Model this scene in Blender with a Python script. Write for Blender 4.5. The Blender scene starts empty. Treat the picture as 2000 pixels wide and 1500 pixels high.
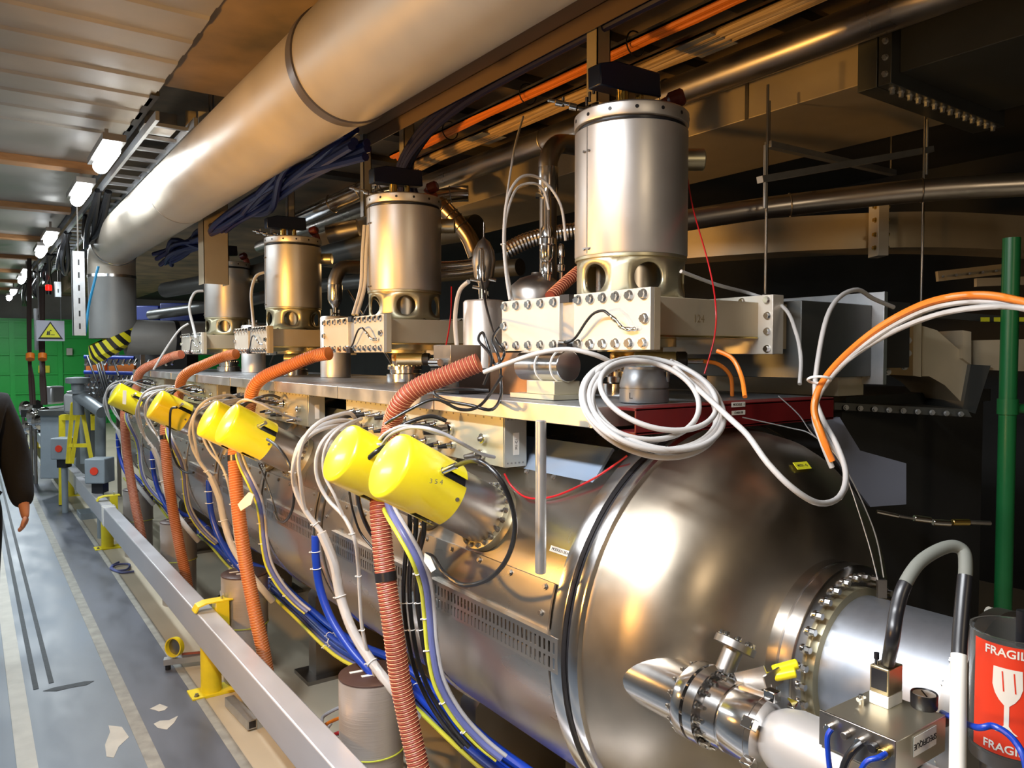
import bpy, bmesh, math, random
from mathutils import Vector, Matrix
from math import sin, cos, pi, radians as R, sqrt
random.seed(7)
S = bpy.context.scene
COL = S.collection
# ------------------------------------------------------------------ camera, light, exposure
TAN_T, TAN_P, FPX, EYE = 0.7062, 0.03667, 1500.0, 1.64
TH, PT = math.atan(TAN_T), math.atan(TAN_P)
cd = bpy.data.cameras.new('camera'); cam = bpy.data.objects.new('camera', cd); COL.objects.link(cam)
cam.location = (0, 0, EYE); cam.rotation_euler = (pi / 2 - PT, 0, -TH)
cd.sensor_width = 36; cd.lens = 36 * FPX / 2000; cd.clip_start = 0.05; cd.clip_end = 100
S.camera = cam
vs = S.view_settings; vs.view_transform = 'Standard'; vs.look = 'None'; vs.gamma = 1; vs.use_curve_mapping = False
vs.exposure = 0.0
w = bpy.data.worlds.new('world'); S.world = w; w.use_nodes = True
w.node_tree.nodes['Background'].inputs[0].default_value = (0.5, 0.55, 0.6, 1)
w.node_tree.nodes['Background'].inputs[1].default_value = 0.05

def lamp(name, kind, loc, col, power, size=0.1, size_y=None, rot=(0, 0, 0), spot=None):
    l = bpy.data.lights.new(name, kind); l.color = col; l.energy = power
    if kind == 'AREA':
        l.size = size
        if size_y: l.shape = 'RECTANGLE'; l.size_y = size_y
    else: l.shadow_soft_size = size
    if spot: l.spot_size = R(spot[0]); l.spot_blend = spot[1]
    o = bpy.data.objects.new(name, l); COL.objects.link(o); o.location = loc; o.rotation_euler = rot
    return o
WARM, COOL = (1.0, 0.50, 0.11), (0.86, 0.95, 1.0)
lamp('sodium_light', 'AREA', (-0.55, 1.0, 1.42), WARM, 12, 0.3, 0.12, rot=(R(96), 0, R(-90)))
lamp('sodium_light', 'AREA', (-0.55, 3.0, 1.50), WARM, 38, 0.3, 0.12, rot=(R(96), 0, R(-78))).data.spread = R(135)
lamp('aisle_light', 'AREA', (-0.40, 1.3, 2.75), (0.93, 0.96, 1.0), 64, 0.12, 2.0, rot=(0, R(-32), 0)).data.spread = R(112)
lamp('rear_light', 'AREA', (0.5, -1.9, 2.3), (1.0, 0.80, 0.55), 11, 0.5, 0.5, rot=(R(72), 0, R(-12)))
for yy in (5.3, 9.2, 13.2, 17.2):
    lamp('tube_and_fill_light', 'AREA', (0.70, yy, 2.775), COOL, 42 if yy < 10 else 85, 0.14, 0.85)
lamp('tube_and_fill_light', 'AREA', (3.0, 5.6, 2.3), (1.0, 0.6, 0.25), 4, 0.3, 0.3, rot=(R(100), 0, R(160)))  # small warm square area light behind the canisters, no fixture drawn
lamp('tube_and_fill_light', 'AREA', (-1.1, 6.6, 2.6), COOL, 60, 0.3, 4.0, rot=(0, R(-25), 0))  # added fill without a fixture, cools the golden far canisters

# ------------------------------------------------------------------ helpers
F = Vector((sin(TH) * cos(PT), cos(TH) * cos(PT), -sin(PT)))
RT = Vector((cos(TH), -sin(TH), 0)); UP = Vector((sin(TH) * sin(PT), cos(TH) * sin(PT), cos(PT)))
O = Vector((0, 0, EYE))
def ray(px, py): return F + RT * ((px - 1000) / FPX) - UP * ((py - 750) / FPX)
def PX(px, py, X): d = ray(px, py); return O + d * (X / d.x)
def PY(px, py, Y): d = ray(px, py); return O + d * (Y / d.y)
def PZ(px, py, Z): d = ray(px, py); return O + d * ((Z - EYE) / d.z)
def PD(px, py, c): return O + ray(px, py) * c
TX, TZ, TR = 1.6, 0.95, 0.5
def TC(a, y, r): a = R(a); return Vector((TX - r * cos(a), y, TZ + r * sin(a)))
def PT_(px, py, r=0.52):                      # point on the vessel's flank
    d = ray(px, py); ox, oz = O.x - TX, O.z - TZ
    A = d.x**2 + d.z**2; B = ox * d.x + oz * d.z; Cc = ox**2 + oz**2 - r * r
    return O + d * ((-B - sqrt(max(0, B * B - A * Cc))) / A)
def frame(ax):
    ax = Vector(ax).normalized()
    u = ax.cross(Vector((0, 0, 1))) if abs(ax.z) < 0.9 else ax.cross(Vector((1, 0, 0)))
    u.normalize(); v = ax.cross(u); return ax, u, v
def spline(pts, n=8, closed=False):
    pts = [Vector(p) for p in pts]; out = []
    N = len(pts)
    if N < 3: return pts
    rng = range(N if closed else N - 1)
    for i in rng:
        if closed: p0, p1, p2, p3 = pts[(i - 1) % N], pts[i], pts[(i + 1) % N], pts[(i + 2) % N]
        else: p0, p1, p2, p3 = pts[max(i - 1, 0)], pts[i], pts[i + 1], pts[min(i + 2, N - 1)]
        for j in range(n):
            t = j / n
            out.append(0.5 * ((2 * p1) + (p2 - p0) * t + (2 * p0 - 5 * p1 + 4 * p2 - p3) * t * t + (3 * p1 - p0 - 3 * p2 + p3) * t ** 3))
    if not closed: out.append(pts[-1])
    return out
def resample(pts, step):
    out = [pts[0].copy()]; acc = 0.0
    for a, b in zip(pts, pts[1:]):
        L = (b - a).length
        if L < 1e-9: continue
        t = step - acc
        while t <= L: out.append(a.lerp(b, t / L)); t += step
        acc = L - (t - step)
    if (out[-1] - pts[-1]).length > step * 0.3: out.append(pts[-1].copy())
    return out
def frames(pts):
    fr = []; u = None
    for i, p in enumerate(pts):
        t = (pts[min(i + 1, len(pts) - 1)] - pts[max(i - 1, 0)])
        t = t.normalized() if t.length > 1e-9 else Vector((0, 0, 1))
        if u is None: _, u, _v = frame(t)
        u = (u - t * u.dot(t)); u.normalize(); fr.append((t, u.copy(), t.cross(u)))
    return fr
class MB:
    def __init__(s): s.v = []; s.f = []; s.cut = []
    def sep(s): s.cut.append((len(s.v), len(s.f))); return s
    def add(s, vs_, fs): n = len(s.v); s.v += [Vector(a) for a in vs_]; s.f += [tuple(i + n for i in f) for f in fs]; return s
    def box(s, x0, x1, y0, y1, z0, z1):
        return s.add([(x0, y0, z0), (x1, y0, z0), (x1, y1, z0), (x0, y1, z0), (x0, y0, z1), (x1, y0, z1), (x1, y1, z1), (x0, y1, z1)],
                     [(0, 3, 2, 1), (4, 5, 6, 7), (0, 1, 5, 4), (1, 2, 6, 5), (2, 3, 7, 6), (3, 0, 4, 7)])
    def obox(s, c, ax, hx, hy, hz, up=None):   # oriented box: ax = local x
        a = Vector(ax).normalized()
        if up is None: a, u, v = frame(a)
        else: v = Vector(up); v = (v - a * v.dot(a)).normalized(); u = v.cross(a)
        c = Vector(c); P = [c + a * (i * hx) + u * (j * hy) + v * (k * hz) for k in (-1, 1) for (i, j) in ((-1, -1), (1, -1), (1, 1), (-1, 1))]
        return s.add(P, [(0, 3, 2, 1), (4, 5, 6, 7), (0, 1, 5, 4), (1, 2, 6, 5), (2, 3, 7, 6), (3, 0, 4, 7)])
    def bar(s, p0, p1, w_, h_, up=(0, 0, 1)):
        p0, p1 = Vector(p0), Vector(p1); d = p1 - p0
        if abs(d.normalized().dot(Vector(up))) > 0.95: up = (1, 0, 0)
        return s.obox((p0 + p1) / 2, d, d.length / 2, w_ / 2, h_ / 2, up)
    def lathe(s, prof, o, ax, seg=32, cap=True):   # prof [(r,t)]
        a, u, v = frame(ax); o = Vector(o); n = len(s.v)
        for r, t in prof:
            for i in range(seg):
                q = 2 * pi * i / seg; s.v.append(o + a * t + (u * cos(q) + v * sin(q)) * r)
        for k in range(len(prof) - 1):
            for i in range(seg):
                j = (i + 1) % seg; s.f.append((n + k * seg + i, n + k * seg + j, n + (k + 1) * seg + j, n + (k + 1) * seg + i))
        if cap:
            s.f.append(tuple(n + i for i in reversed(range(seg)))); m = n + (len(prof) - 1) * seg; s.f.append(tuple(m + i for i in range(seg)))
        return s
    def cyl(s, p0, p1, r, seg=20, r2=None, bv=0.0):
        p0, p1 = Vector(p0), Vector(p1); L = (p1 - p0).length; r2 = r if r2 is None else r2
        pr = [(r - bv, 0), (r, bv), (r2, L - bv), (r2 - bv, L)] if bv else [(r, 0), (r2, L)]
        return s.lathe(pr, p0, p1 - p0, seg)
    def tube(s, pts, r, seg=8, cap=True):
        fr = frames(pts); n = len(s.v); rr = r if callable(r) else (lambda i: r)
        for i, (p, (t, u, v)) in enumerate(zip(pts, fr)):
            q = rr(i)
            for k in range(seg): a = 2 * pi * k / seg; s.v.append(p + (u * cos(a) + v * sin(a)) * q)
        for i in range(len(pts) - 1):
            for k in range(seg):
                j = (k + 1) % seg; s.f.append((n + i * seg + k, n + i * seg + j, n + (i + 1) * seg + j, n + (i + 1) * seg + k))
        if cap:
            s.f.append(tuple(n + k for k in reversed(range(seg)))); m = n + (len(pts) - 1) * seg; s.f.append(tuple(m + k for k in range(seg)))
        return s
    def torus(s, o, ax, Rr, r, seg=32, m=8):
        a, u, v = frame(ax); o = Vector(o); n = len(s.v)
        for i in range(seg):
            q = 2 * pi * i / seg; d = u * cos(q) + v * sin(q)
            for k in range(m): w_ = 2 * pi * k / m; s.v.append(o + d * (Rr + r * cos(w_)) + a * (r * sin(w_)))
        for i in range(seg):
            for k in range(m):
                i2, k2 = (i + 1) % seg, (k + 1) % m; s.f.append((n + i * m + k, n + i2 * m + k, n + i2 * m + k2, n + i * m + k2))
        return s
    def prism(s, poly, d):
        poly = [Vector(p) for p in poly]; d = Vector(d); k = len(poly)
        return s.add(poly + [p + d for p in poly], [tuple(reversed(range(k))), tuple(range(k, 2 * k))] + [(i, (i + 1) % k, k + (i + 1) % k, k + i) for i in range(k)])
    def bolt(s, p, ax, r=0.008, h=0.007):
        a, u, v = frame(ax); p = Vector(p); s.cyl(p, p + a * h * 0.3, r * 1.35, 14); s.cyl(p + a * h * 0.3, p + a * h, r, 6); return s.sep()
    def build_each(s, name, mat, parent=None, **kw):
        a = (0, 0); out = []
        for c in s.cut:
            m = MB(); m.v = s.v[a[0]:c[0]]; m.f = [tuple(i - a[0] for i in f) for f in s.f[a[1]:c[1]]]; a = c
            out.append(m.build(name, mat, parent, **kw))
        return out
    def build(s, name, mat, parent=None, bevel=0.0, smooth=40, **props):
        me = bpy.data.meshes.new(name); off = Vector((0, 0, 0)); q = parent
        while q is not None: off += q.location; q = q.parent
        if parent is None and s.v:
            lo = Vector((min(a[i] for a in s.v) for i in range(3))); hi = Vector((max(a[i] for a in s.v) for i in range(3)))
            off = Vector(((lo.x + hi.x) / 2, (lo.y + hi.y) / 2, lo.z))
        me.from_pydata([tuple(a - off) for a in s.v], [], s.f); me.update()
        bm = bmesh.new(); bm.from_mesh(me); bmesh.ops.recalc_face_normals(bm, faces=bm.faces); bm.to_mesh(me); bm.free()
        me.materials.append(mat); me.shade_smooth(); me.set_sharp_from_angle(angle=R(smooth))
        o = bpy.data.objects.new(name, me); COL.objects.link(o)
        if parent is None: o.location = off
        else: o.parent = parent
        if bevel:
            b = o.modifiers.new('bevel', 'BEVEL'); b.width = bevel; b.segments = 2; b.limit_method = 'ANGLE'; b.angle_limit = R(40)
        for k, v_ in props.items(): o[k] = v_
        return o
def tag(o, label, cat, group=None):
    o['label'] = label; o['category'] = cat
    if group: o['group'] = group
    return o
def thing(name, loc, label, cat, group=None):
    o = bpy.data.objects.new(name, None); COL.objects.link(o); o.location = loc; o.empty_display_size = 0.05
    bpy.context.view_layer.update(); return tag(o, label, cat, group)
def struct(o): o['kind'] = 'structure'; return o
def copy_tree(o, d=(0, 0, 0), label=None, group=None, parent=None):
    c = o.copy(); COL.objects.link(c)
    if parent is None: c.location = o.location + Vector(d); c['label'] = label or o['label']
    else: c.parent = parent
    if group: c['group'] = group
    for ch in [x for x in ALLK(o)]: copy_tree(ch, parent=c)
    return c
def ALLK(o): return [x for x in o.children]
def helix(pts, r, pitch, spt=14):
    pts = resample(pts, pitch / spt); fr = frames(pts)
    return [p + (u * cos(2 * pi * i / spt) + v * sin(2 * pi * i / spt)) * r for i, (p, (t, u, v)) in enumerate(zip(pts, fr))]
def text(body, name, mat, parent, loc, right, up, h, ext=0.0004, bold=0.0, **props):
    cu = bpy.data.curves.new(name, 'FONT'); cu.body = body; cu.size = h * 1.38; cu.align_x = 'CENTER'; cu.align_y = 'CENTER'; cu.extrude = ext; cu.offset = bold
    t = bpy.data.objects.new(name, cu); COL.objects.link(t); bpy.context.view_layer.update()
    me = bpy.data.meshes.new_from_object(t.evaluated_get(bpy.context.evaluated_depsgraph_get())); bpy.data.objects.remove(t)
    r = Vector(right).normalized(); u = Vector(up); u = (u - r * u.dot(r)).normalized(); n = r.cross(u)
    off = Vector((0, 0, 0)); q = parent
    while q is not None: off += q.location; q = q.parent
    L = Vector(loc) - off
    for vv in me.vertices: c = vv.co.copy(); vv.co = L + r * c.x + u * c.y + n * c.z
    me.materials.clear(); me.materials.append(mat)
    o = bpy.data.objects.new(name, me); COL.objects.link(o); o.parent = parent
    for k, v_ in props.items(): o[k] = v_
    return o

# ------------------------------------------------------------------ materials
MATS = {}
def mat(name, col, rough=0.5, metal=0.0, noise=0.0, nscale=8.0, stretch=(1, 1, 1), bump=0.0, rvar=0.0, col2=None, emit=None, coat=0.0, trans=0.0, spec=0.5, thr=None):
    m = bpy.data.materials.new(name); m.use_nodes = True; nt = m.node_tree; b = nt.nodes['Principled BSDF']
    b.inputs['Base Color'].default_value = (*col, 1); b.inputs['Roughness'].default_value = rough; b.inputs['Metallic'].default_value = metal
    b.inputs['Specular IOR Level'].default_value = spec
    if coat: b.inputs['Coat Weight'].default_value = coat; b.inputs['Coat Roughness'].default_value = 0.1
    if trans: b.inputs['Transmission Weight'].default_value = trans; b.inputs['IOR'].default_value = 1.2
    if emit: b.inputs['Emission Color'].default_value = (*emit[:3], 1); b.inputs['Emission Strength'].default_value = emit[3]
    if noise or bump or rvar or col2:
        tc = nt.nodes.new('ShaderNodeTexCoord'); mp = nt.nodes.new('ShaderNodeMapping'); mp.inputs['Scale'].default_value = stretch
        nz = nt.nodes.new('ShaderNodeTexNoise'); nz.inputs['Scale'].default_value = nscale; nz.inputs['Detail'].default_value = 6
        nt.links.new(tc.outputs['Object'], mp.inputs[0]); nt.links.new(mp.outputs[0], nz.inputs['Vector'])
        if noise or col2:
            rp = nt.nodes.new('ShaderNodeValToRGB'); rp.color_ramp.elements[0].position = thr[0] if thr else 0.3; rp.color_ramp.elements[1].position = thr[1] if thr else 0.7
            c2 = col2 or tuple(max(0, c * (1 - noise)) for c in col)
            rp.color_ramp.elements[0].color = (*c2, 1); rp.color_ramp.elements[1].color = (*col, 1)
            nt.links.new(nz.outputs['Fac'], rp.inputs[0]); nt.links.new(rp.outputs[0], b.inputs['Base Color'])
        if rvar:
            mr = nt.nodes.new('ShaderNodeMapRange'); mr.inputs['From Min'].default_value = 0.3; mr.inputs['From Max'].default_value = 0.7
            mr.inputs['To Min'].default_value = rough - rvar; mr.inputs['To Max'].default_value = rough + rvar
            nt.links.new(nz.outputs['Fac'], mr.inputs['Value']); nt.links.new(mr.outputs[0], b.inputs['Roughness'])
        if bump:
            bp = nt.nodes.new('ShaderNodeBump'); bp.inputs['Strength'].default_value = bump; bp.inputs['Distance'].default_value = 0.01
            nt.links.new(nz.outputs['Fac'], bp.inputs['Height']); nt.links.new(bp.outputs[0], b.inputs['Normal'])
    MATS[name] = m; return m
steel = mat('brushed_vessel_steel', (0.56, 0.52, 0.47), 0.27, 1, noise=0.12, nscale=3, bump=0.06, rvar=0.06)
dome_m = mat('spun_dome_steel', (0.50, 0.43, 0.34), 0.38, 1, noise=0.35, nscale=3.2, bump=0.10, rvar=0.09)
sheet = mat('cover_sheet_steel', (0.58, 0.54, 0.49), 0.32, 1, noise=0.18, nscale=5, stretch=(1, 0.3, 1), bump=0.04, rvar=0.07)
polish = mat('polished_steel', (0.72, 0.70, 0.68), 0.20, 1, rvar=0.05, nscale=9)
chrome = mat('bright_fitting_steel', (0.78, 0.77, 0.75), 0.12, 1)
pipe_s = mat('satin_pipe_steel', (0.50, 0.45, 0.40), 0.34, 1, rvar=0.08, nscale=5)
dark_steel = mat('dull_steel', (0.32, 0.30, 0.28), 0.38, 1, rvar=0.08, nscale=12)
can_m = mat('satin_canister_aluminium', (0.66, 0.63, 0.60), 0.42, 0.85, rvar=0.04, nscale=10)
ring_m = mat('passivated_aluminium', (0.55, 0.50, 0.34), 0.38, 0.9, noise=0.08, nscale=5)
alu = mat('platform_aluminium', (0.68, 0.67, 0.66), 0.38, 0.9, noise=0.15, nscale=7, rvar=0.1)
rail_m = mat('guard_rail_aluminium', (0.66, 0.66, 0.70), 0.36, 0.6, noise=0.06, nscale=9, stretch=(1, 0.4, 1), rvar=0.05)
plate_m = mat('pale_waveguide_plate', (0.66, 0.62, 0.54), 0.36, 0.35, noise=0.05, nscale=12)
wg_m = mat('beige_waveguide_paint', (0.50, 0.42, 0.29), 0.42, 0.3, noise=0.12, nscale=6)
wgd_m = mat('shade_dark_grey_waveguide', (0.11, 0.115, 0.11), 0.42, 0.6, noise=0.2, nscale=4)  # own grey, darkened further to stand in for shadow around the duct flange
box_m = mat('instrument_box_plate', (0.60, 0.56, 0.42), 0.33, 0.5, noise=0.1, nscale=8)
boxside = mat('instrument_box_side', (0.50, 0.49, 0.43), 0.4, 0.6)
yellow = mat('yellow_cap_paint', (0.86, 0.74, 0.015), 0.32, 0, coat=0.3)
ypost = mat('yellow_post_paint', (0.80, 0.66, 0.02), 0.42, noise=0.15, nscale=14)
pipe_m = mat('pipe_cladding', (0.52, 0.46, 0.38), 0.45, 0.35, noise=0.13, nscale=4, rvar=0.08)
pipeg = mat('grey_pipe_cladding', (0.30, 0.30, 0.29), 0.5, 0.3, noise=0.2, nscale=4)
hose_o = mat('orange_hose', (0.42, 0.12, 0.02), 0.5)
hose_r = mat('red_hose', (0.28, 0.055, 0.03), 0.5)
hose_w = mat('hose_wire', (0.80, 0.42, 0.24), 0.45)
white_c = mat('white_cable', (0.46, 0.45, 0.44), 0.45)
black_c = mat('black_cable', (0.012, 0.012, 0.013), 0.32)
grey_c = mat('grey_cable', (0.33, 0.33, 0.35), 0.4)
blue_c = mat('blue_hose', (0.006, 0.04, 0.36), 0.35)
yel_c = mat('yellow_green_cable', (0.50, 0.52, 0.05), 0.4)
viol_c = mat('blue_grey_cable', (0.10, 0.12, 0.30), 0.4)
red_c = mat('red_cable', (0.45, 0.01, 0.015), 0.35)
orange_c = mat('orange_cable', (0.75, 0.20, 0.02), 0.4)
tie_m = mat('cable_tie_nylon', (0.82, 0.82, 0.80), 0.4)
bluetie = mat('blue_tie_nylon', (0.03, 0.15, 0.7), 0.4)
blackp = mat('black_plastic', (0.012, 0.012, 0.015), 0.35)
navy = mat('navy_housing', (0.006, 0.012, 0.04), 0.3)
brass = mat('brass', (0.62, 0.45, 0.14), 0.25, 1)
copper = mat('copper_glow_ring', (0.85, 0.38, 0.06), 0.25, 1)
brown = mat('brown_cap', (0.055, 0.028, 0.022), 0.4)
label_w = mat('white_label', (0.78, 0.77, 0.72), 0.5)
label_y = mat('yellow_label', (0.80, 0.78, 0.03), 0.5)
ink = mat('label_ink', (0.02, 0.02, 0.02), 0.6)
floor_m = mat('beige_floor_paint', (0.56, 0.50, 0.38), 0.42, noise=0.12, nscale=2.5, rvar=0.08)
walk_m = mat('blue_grey_floor_paint', (0.17, 0.205, 0.25), 0.42, noise=0.35, nscale=4, stretch=(1.5, 0.6, 1), rvar=0.1)
stripe_m = mat('worn_floor_stripe', (0.32, 0.31, 0.27), 0.55, noise=0.4, nscale=14)
wstripe = mat('pale_floor_stripe', (0.52, 0.50, 0.44), 0.5, noise=0.2, nscale=9)
groove_m = mat('floor_groove', (0.03, 0.04, 0.05), 0.6, noise=0.4, nscale=30)
conc = mat('stained_concrete', (0.35, 0.24, 0.14), 0.8, col2=(0.12, 0.10, 0.075), nscale=2.2, bump=0.3)
wallc = mat('shade_dark_concrete', (0.035, 0.035, 0.035), 0.85, noise=0.3, nscale=3)  # near-black colour holds the shade of the unlit right side
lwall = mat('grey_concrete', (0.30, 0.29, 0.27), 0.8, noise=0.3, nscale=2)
soff = mat('corrugated_soffit', (0.40, 0.36, 0.31), 0.46, 0.5, noise=0.25, nscale=3, rvar=0.1)
beam_m = mat('ceiling_beam_timber', (0.42, 0.20, 0.07), 0.6, noise=0.3, nscale=10, stretch=(1, 4, 4))
green = mat('green_gate_paint', (0.02, 0.50, 0.07), 0.4, noise=0.15, nscale=2)
greenp = mat('green_pole_paint', (0.01, 0.13, 0.035), 0.35)
redbeam = mat('red_beam_paint', (0.16, 0.008, 0.010), 0.4, noise=0.2, nscale=10)
bluegrey = mat('blue_grey_cabinet', (0.27, 0.32, 0.36), 0.45, noise=0.1)
blackj = mat('black_jacket', (0.004, 0.005, 0.009), 0.9, bump=0.3, nscale=20)
skin = mat('skin', (0.55, 0.25, 0.15), 0.5)
hair_m = mat('dark_hair', (0.03, 0.02, 0.015), 0.7)
lamp_e = mat('lamp_diffuser', (1, 1, 1), 0.5, emit=(0.92, 0.97, 1.0, 30))
redlamp = mat('red_lamp', (0.7, 0.01, 0.01), 0.3, emit=(1, 0.02, 0.01, 1.2))
galv = mat('galvanised_steel', (0.50, 0.52, 0.54), 0.4, 0.8, noise=0.15, nscale=20)
tray_o = mat('orange_cable_bundle', (0.60, 0.16, 0.02), 0.5, noise=0.25, nscale=25)
tray_b = mat('beige_cable_bundle', (0.55, 0.36, 0.16), 0.5, noise=0.35, nscale=22, stretch=(3, .3, 3))
tray_n = mat('brown_tray', (0.22, 0.15, 0.10), 0.5, 0.4)
navy_c = mat('dark_blue_cable', (0.012, 0.012, 0.05), 0.4)
tarp = mat('blue_crate_plastic', (0.004, 0.018, 0.16), 0.4)
redsign = mat('red_sticker', (0.72, 0.045, 0.015), 0.45)
skywhite = mat('sky_blue_strap', (0.05, 0.40, 0.75), 0.4)

# ------------------------------------------------------------------ the setting
struct(MB().box(-1.6, 6, -2.5, 24, -0.1, 0).build('floor', floor_m))
wk = MB(); wk.box(0.176, 0.56, -2.5, 19, 0, 0.004); struct(wk.build('floor', walk_m)); struct(MB().box(0.56, 0.86, -2.5, 19, 0, 0.004).build('floor', mat('darker_floor_paint', (0.105, 0.115, 0.145), 0.42, noise=0.4, nscale=5, stretch=(1.5, .5, 1), rvar=.1)))
def strip(mt, x0, x1, y0, y1, z1, nm='trim_1'): return struct(MB().box(x0, x1, y0, y1, 0.0, z1).build(nm, mt))
strip(wstripe, 0.12, 0.19, -2.5, 19, 0.006, 'trim_1')
strip(stripe_m, 0.545, 0.60, -2.5, 19, 0.0055, 'trim_2')
strip(stripe_m, 0.845, 0.885, -2.5, 19, 0.0055, 'trim_3')
strip(groove_m, 0.222, 0.245, 4.38, 19, 0.006, 'trim_4'); strip(groove_m, 0.290, 0.312, 4.42, 19, 0.006, 'trim_5')
struct(MB().box(-1.6, 0.12, -2.5, 19, 0, 0.003).build('floor', walk_m))
cr = MB().prism([PZ(x, y, 0.0045) for x, y in ((84, 1350), (105, 1343), (140, 1336), (165, 1331), (184, 1330), (170, 1338), (140, 1343), (110, 1350))], (0, 0, 0.001)); struct(cr.build('trim_6', groove_m))
chips = [[(292, 1385), (312, 1375), (328, 1381), (322, 1387), (310, 1390), (303, 1387)], [(300, 1414), (312, 1408), (330, 1407), (348, 1398), (340, 1412), (326, 1425), (308, 1422)],
         [(205, 1455), (215, 1430), (212, 1417), (238, 1420), (252, 1440), (232, 1458), (222, 1480), (208, 1478)]]
for c_ in chips: struct(MB().prism([PZ(x, y, 0.0042) for x, y in c_], (0, 0, 0.001)).build('trim_7', wstripe))
struct(MB().box(-1.75, -1.6, -2.5, 24, -0.1, 3.8).build('wall_left', lwall))
struct(MB().box(6, 6.15, -2.5, 24, -0.1, 3.8).build('wall_right', wallc))  # wall darkness painted in, as little light gets here
struct(MB().box(-1.75, 6.15, -2.65, -2.5, -0.1, 3.8).build('wall_back', lwall))
# green gate wall at the end
g = MB(); g.box(-1.6, 6, 21.0, 21.15, 0, 2.5); gw = struct(g.build('wall_front', green))
g = MB()
for x in (-0.9, 0.05, 0.75, 1.7, 2.6, 3.5): g.box(x, x + 0.10, 20.93, 21.0, 0, 2.45)
for z in (0.25, 0.75, 1.2, 1.65, 2.05, 2.4): g.box(-1.6, 4, 20.96, 21.0, z, z + 0.035)
struct(g.build('trim_8', green))
struct(MB().box(-1.6, 6, 21.15, 21.3, 2.5, 3.8).build('wall_front', lwall))
# corrugated soffit over the aisle
XE = 0.824
s_ = MB(); y = -2.5; prof = []
while y < 5.05:
    prof += [(y, 3.0), (y + 0.15, 3.0), (y + 0.17, 3.010), (y + 0.27, 3.010), (y + 0.29, 3.0)]; y += 0.29
vsx = []
for (yy, zz) in prof: vsx += [(-1.6, yy, zz), (XE, yy, zz), (-1.6, yy, 3.08), (XE, yy, 3.08)]
fs = []
for i in range(len(prof) - 1): a = 4 * i; fs += [(a, a + 1, a + 5, a + 4), (a + 2, a + 6, a + 7, a + 3), (a + 1, a + 3, a + 7, a + 5), (a, a + 4, a + 6, a + 2)]
s_.add(vsx, fs); struct(s_.build('ceiling', soff, smooth=20))
s_ = MB()
yb = [6.35, 8.3, 10.5, 12.6, 14.7, 16.7, 18.7]
ys = [5.2] + yb + [20.9]
for a, b in zip(ys, ys[1:]): s_.box(-1.6, XE, a + 0.06, b - 0.06, 3.02, 3.06)
struct(s_.build('ceiling', soff))
for i, yy in enumerate(yb):
    struct(MB().box(-1.6, XE - 0.02, yy - 0.06, yy + 0.09, 2.97, 3.06).build('trim_9', beam_m, bevel=0.004))
struct(MB().box(-1.6, XE, 5.06, 5.20, 3.06, 3.09).build('ceiling', wallc))
# stained concrete slab and the far ceiling
struct(MB().box(XE, 1.75, -2.5, 4.4, 3.06, 3.4).build('ceiling', conc))
struct(MB().box(3.4, 6, -2.5, 21.2, 3.06, 3.4).build('ceiling', wallc))  # same slab, split off and coloured dark to stand for shade
s_ = MB(); s_.box(1.75, 3.4, -2.5, 21.2, 3.06, 3.4); s_.box(XE, 1.75, 4.4, 21.2, 3.62, 3.75); struct(s_.build('ceiling', conc))
s_ = MB()
for i in range(13): yy = -1.8 + 0.62 * i; s_.box(1.76, 3.4, yy, yy + 0.13, 3.02, 3.06)
struct(s_.build('trim_10', mat('dark_batten', (0.06, 0.05, 0.04), 0.7)))
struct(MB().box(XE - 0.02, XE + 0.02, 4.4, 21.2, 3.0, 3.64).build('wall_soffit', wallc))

# ------------------------------------------------------------------ the cryostat vessel
v = thing('cryostat_vessel', (TX, 1.3, 0.45), 'long horizontal stainless steel vacuum vessel with a domed near end', 'vessel')
MB().lathe([(TR, 0), (TR, 6.4)], (TX, 1.34, TZ), (0, 1, 0), 96).build('shell', steel, v)
pr = []
for i in range(25):
    r = 0.19 + (0.502 - 0.19) * i / 24; pr.append((r, 1.275 - 0.27 * (1 - (r / 0.502) ** 3.2) ** 0.5 if r < 0.5019 else 1.275))
pr.append((0.505, 1.285))
MB().lathe(pr, (TX, 0, TZ), (0, 1, 0), 96).build('dome_end', dome_m, v, smooth=60)
MB().lathe([(0.50, 1.283), (0.516, 1.285), (0.520, 1.290), (0.520, 1.312), (0.516, 1.316), (0.50, 1.317)], (TX, 0, TZ), (0, 1, 0), 96).build('end_flange', polish, v)
MB().lathe([(0.50, 1.317), (0.508, 1.318), (0.508, 1.333), (0.50, 1.334)], (TX, 0, TZ), (0, 1, 0), 96).build('seal_gap', blackp, v)
MB().lathe([(0.50, 1.334), (0.522, 1.335), (0.524, 1.338), (0.524, 1.372), (0.50, 1.374)], (TX, 0, TZ), (0, 1, 0), 96).build('end_flange', polish, v)
for k in range(4):
    y0 = 1.40 + 1.5 * k
    for yy in (y0 + 0.66, y0 + 1.42):
        MB().lathe([(0.49, 0), (0.512, 0.002), (0.512, 0.03), (0.49, 0.032)], (TX, yy, TZ), (0, 1, 0), 96).build('hoop', polish, v)
def cover(y0, y1, a0, a1, r, mt, nm, n=10, parent=v, th=0.004):
    m = MB(); P = []
    for i in range(n + 1):
        a = a0 + (a1 - a0) * i / n
        for yy in (y0, y1):
            P += [TC(a, yy, r), TC(a, yy, r + th)]
    fs = []
    for i in range(n):
        b = 4 * i; fs += [(b + 1, b + 5, b + 7, b + 3), (b, b + 2, b + 6, b + 4), (b, b + 4, b + 5, b + 1), (b + 2, b + 3, b + 7, b + 6)]
    fs += [(0, 1, 3, 2), (4 * n, 4 * n + 2, 4 * n + 3, 4 * n + 1)]
    return m.add(P, fs).build(nm, mt, parent)
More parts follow.
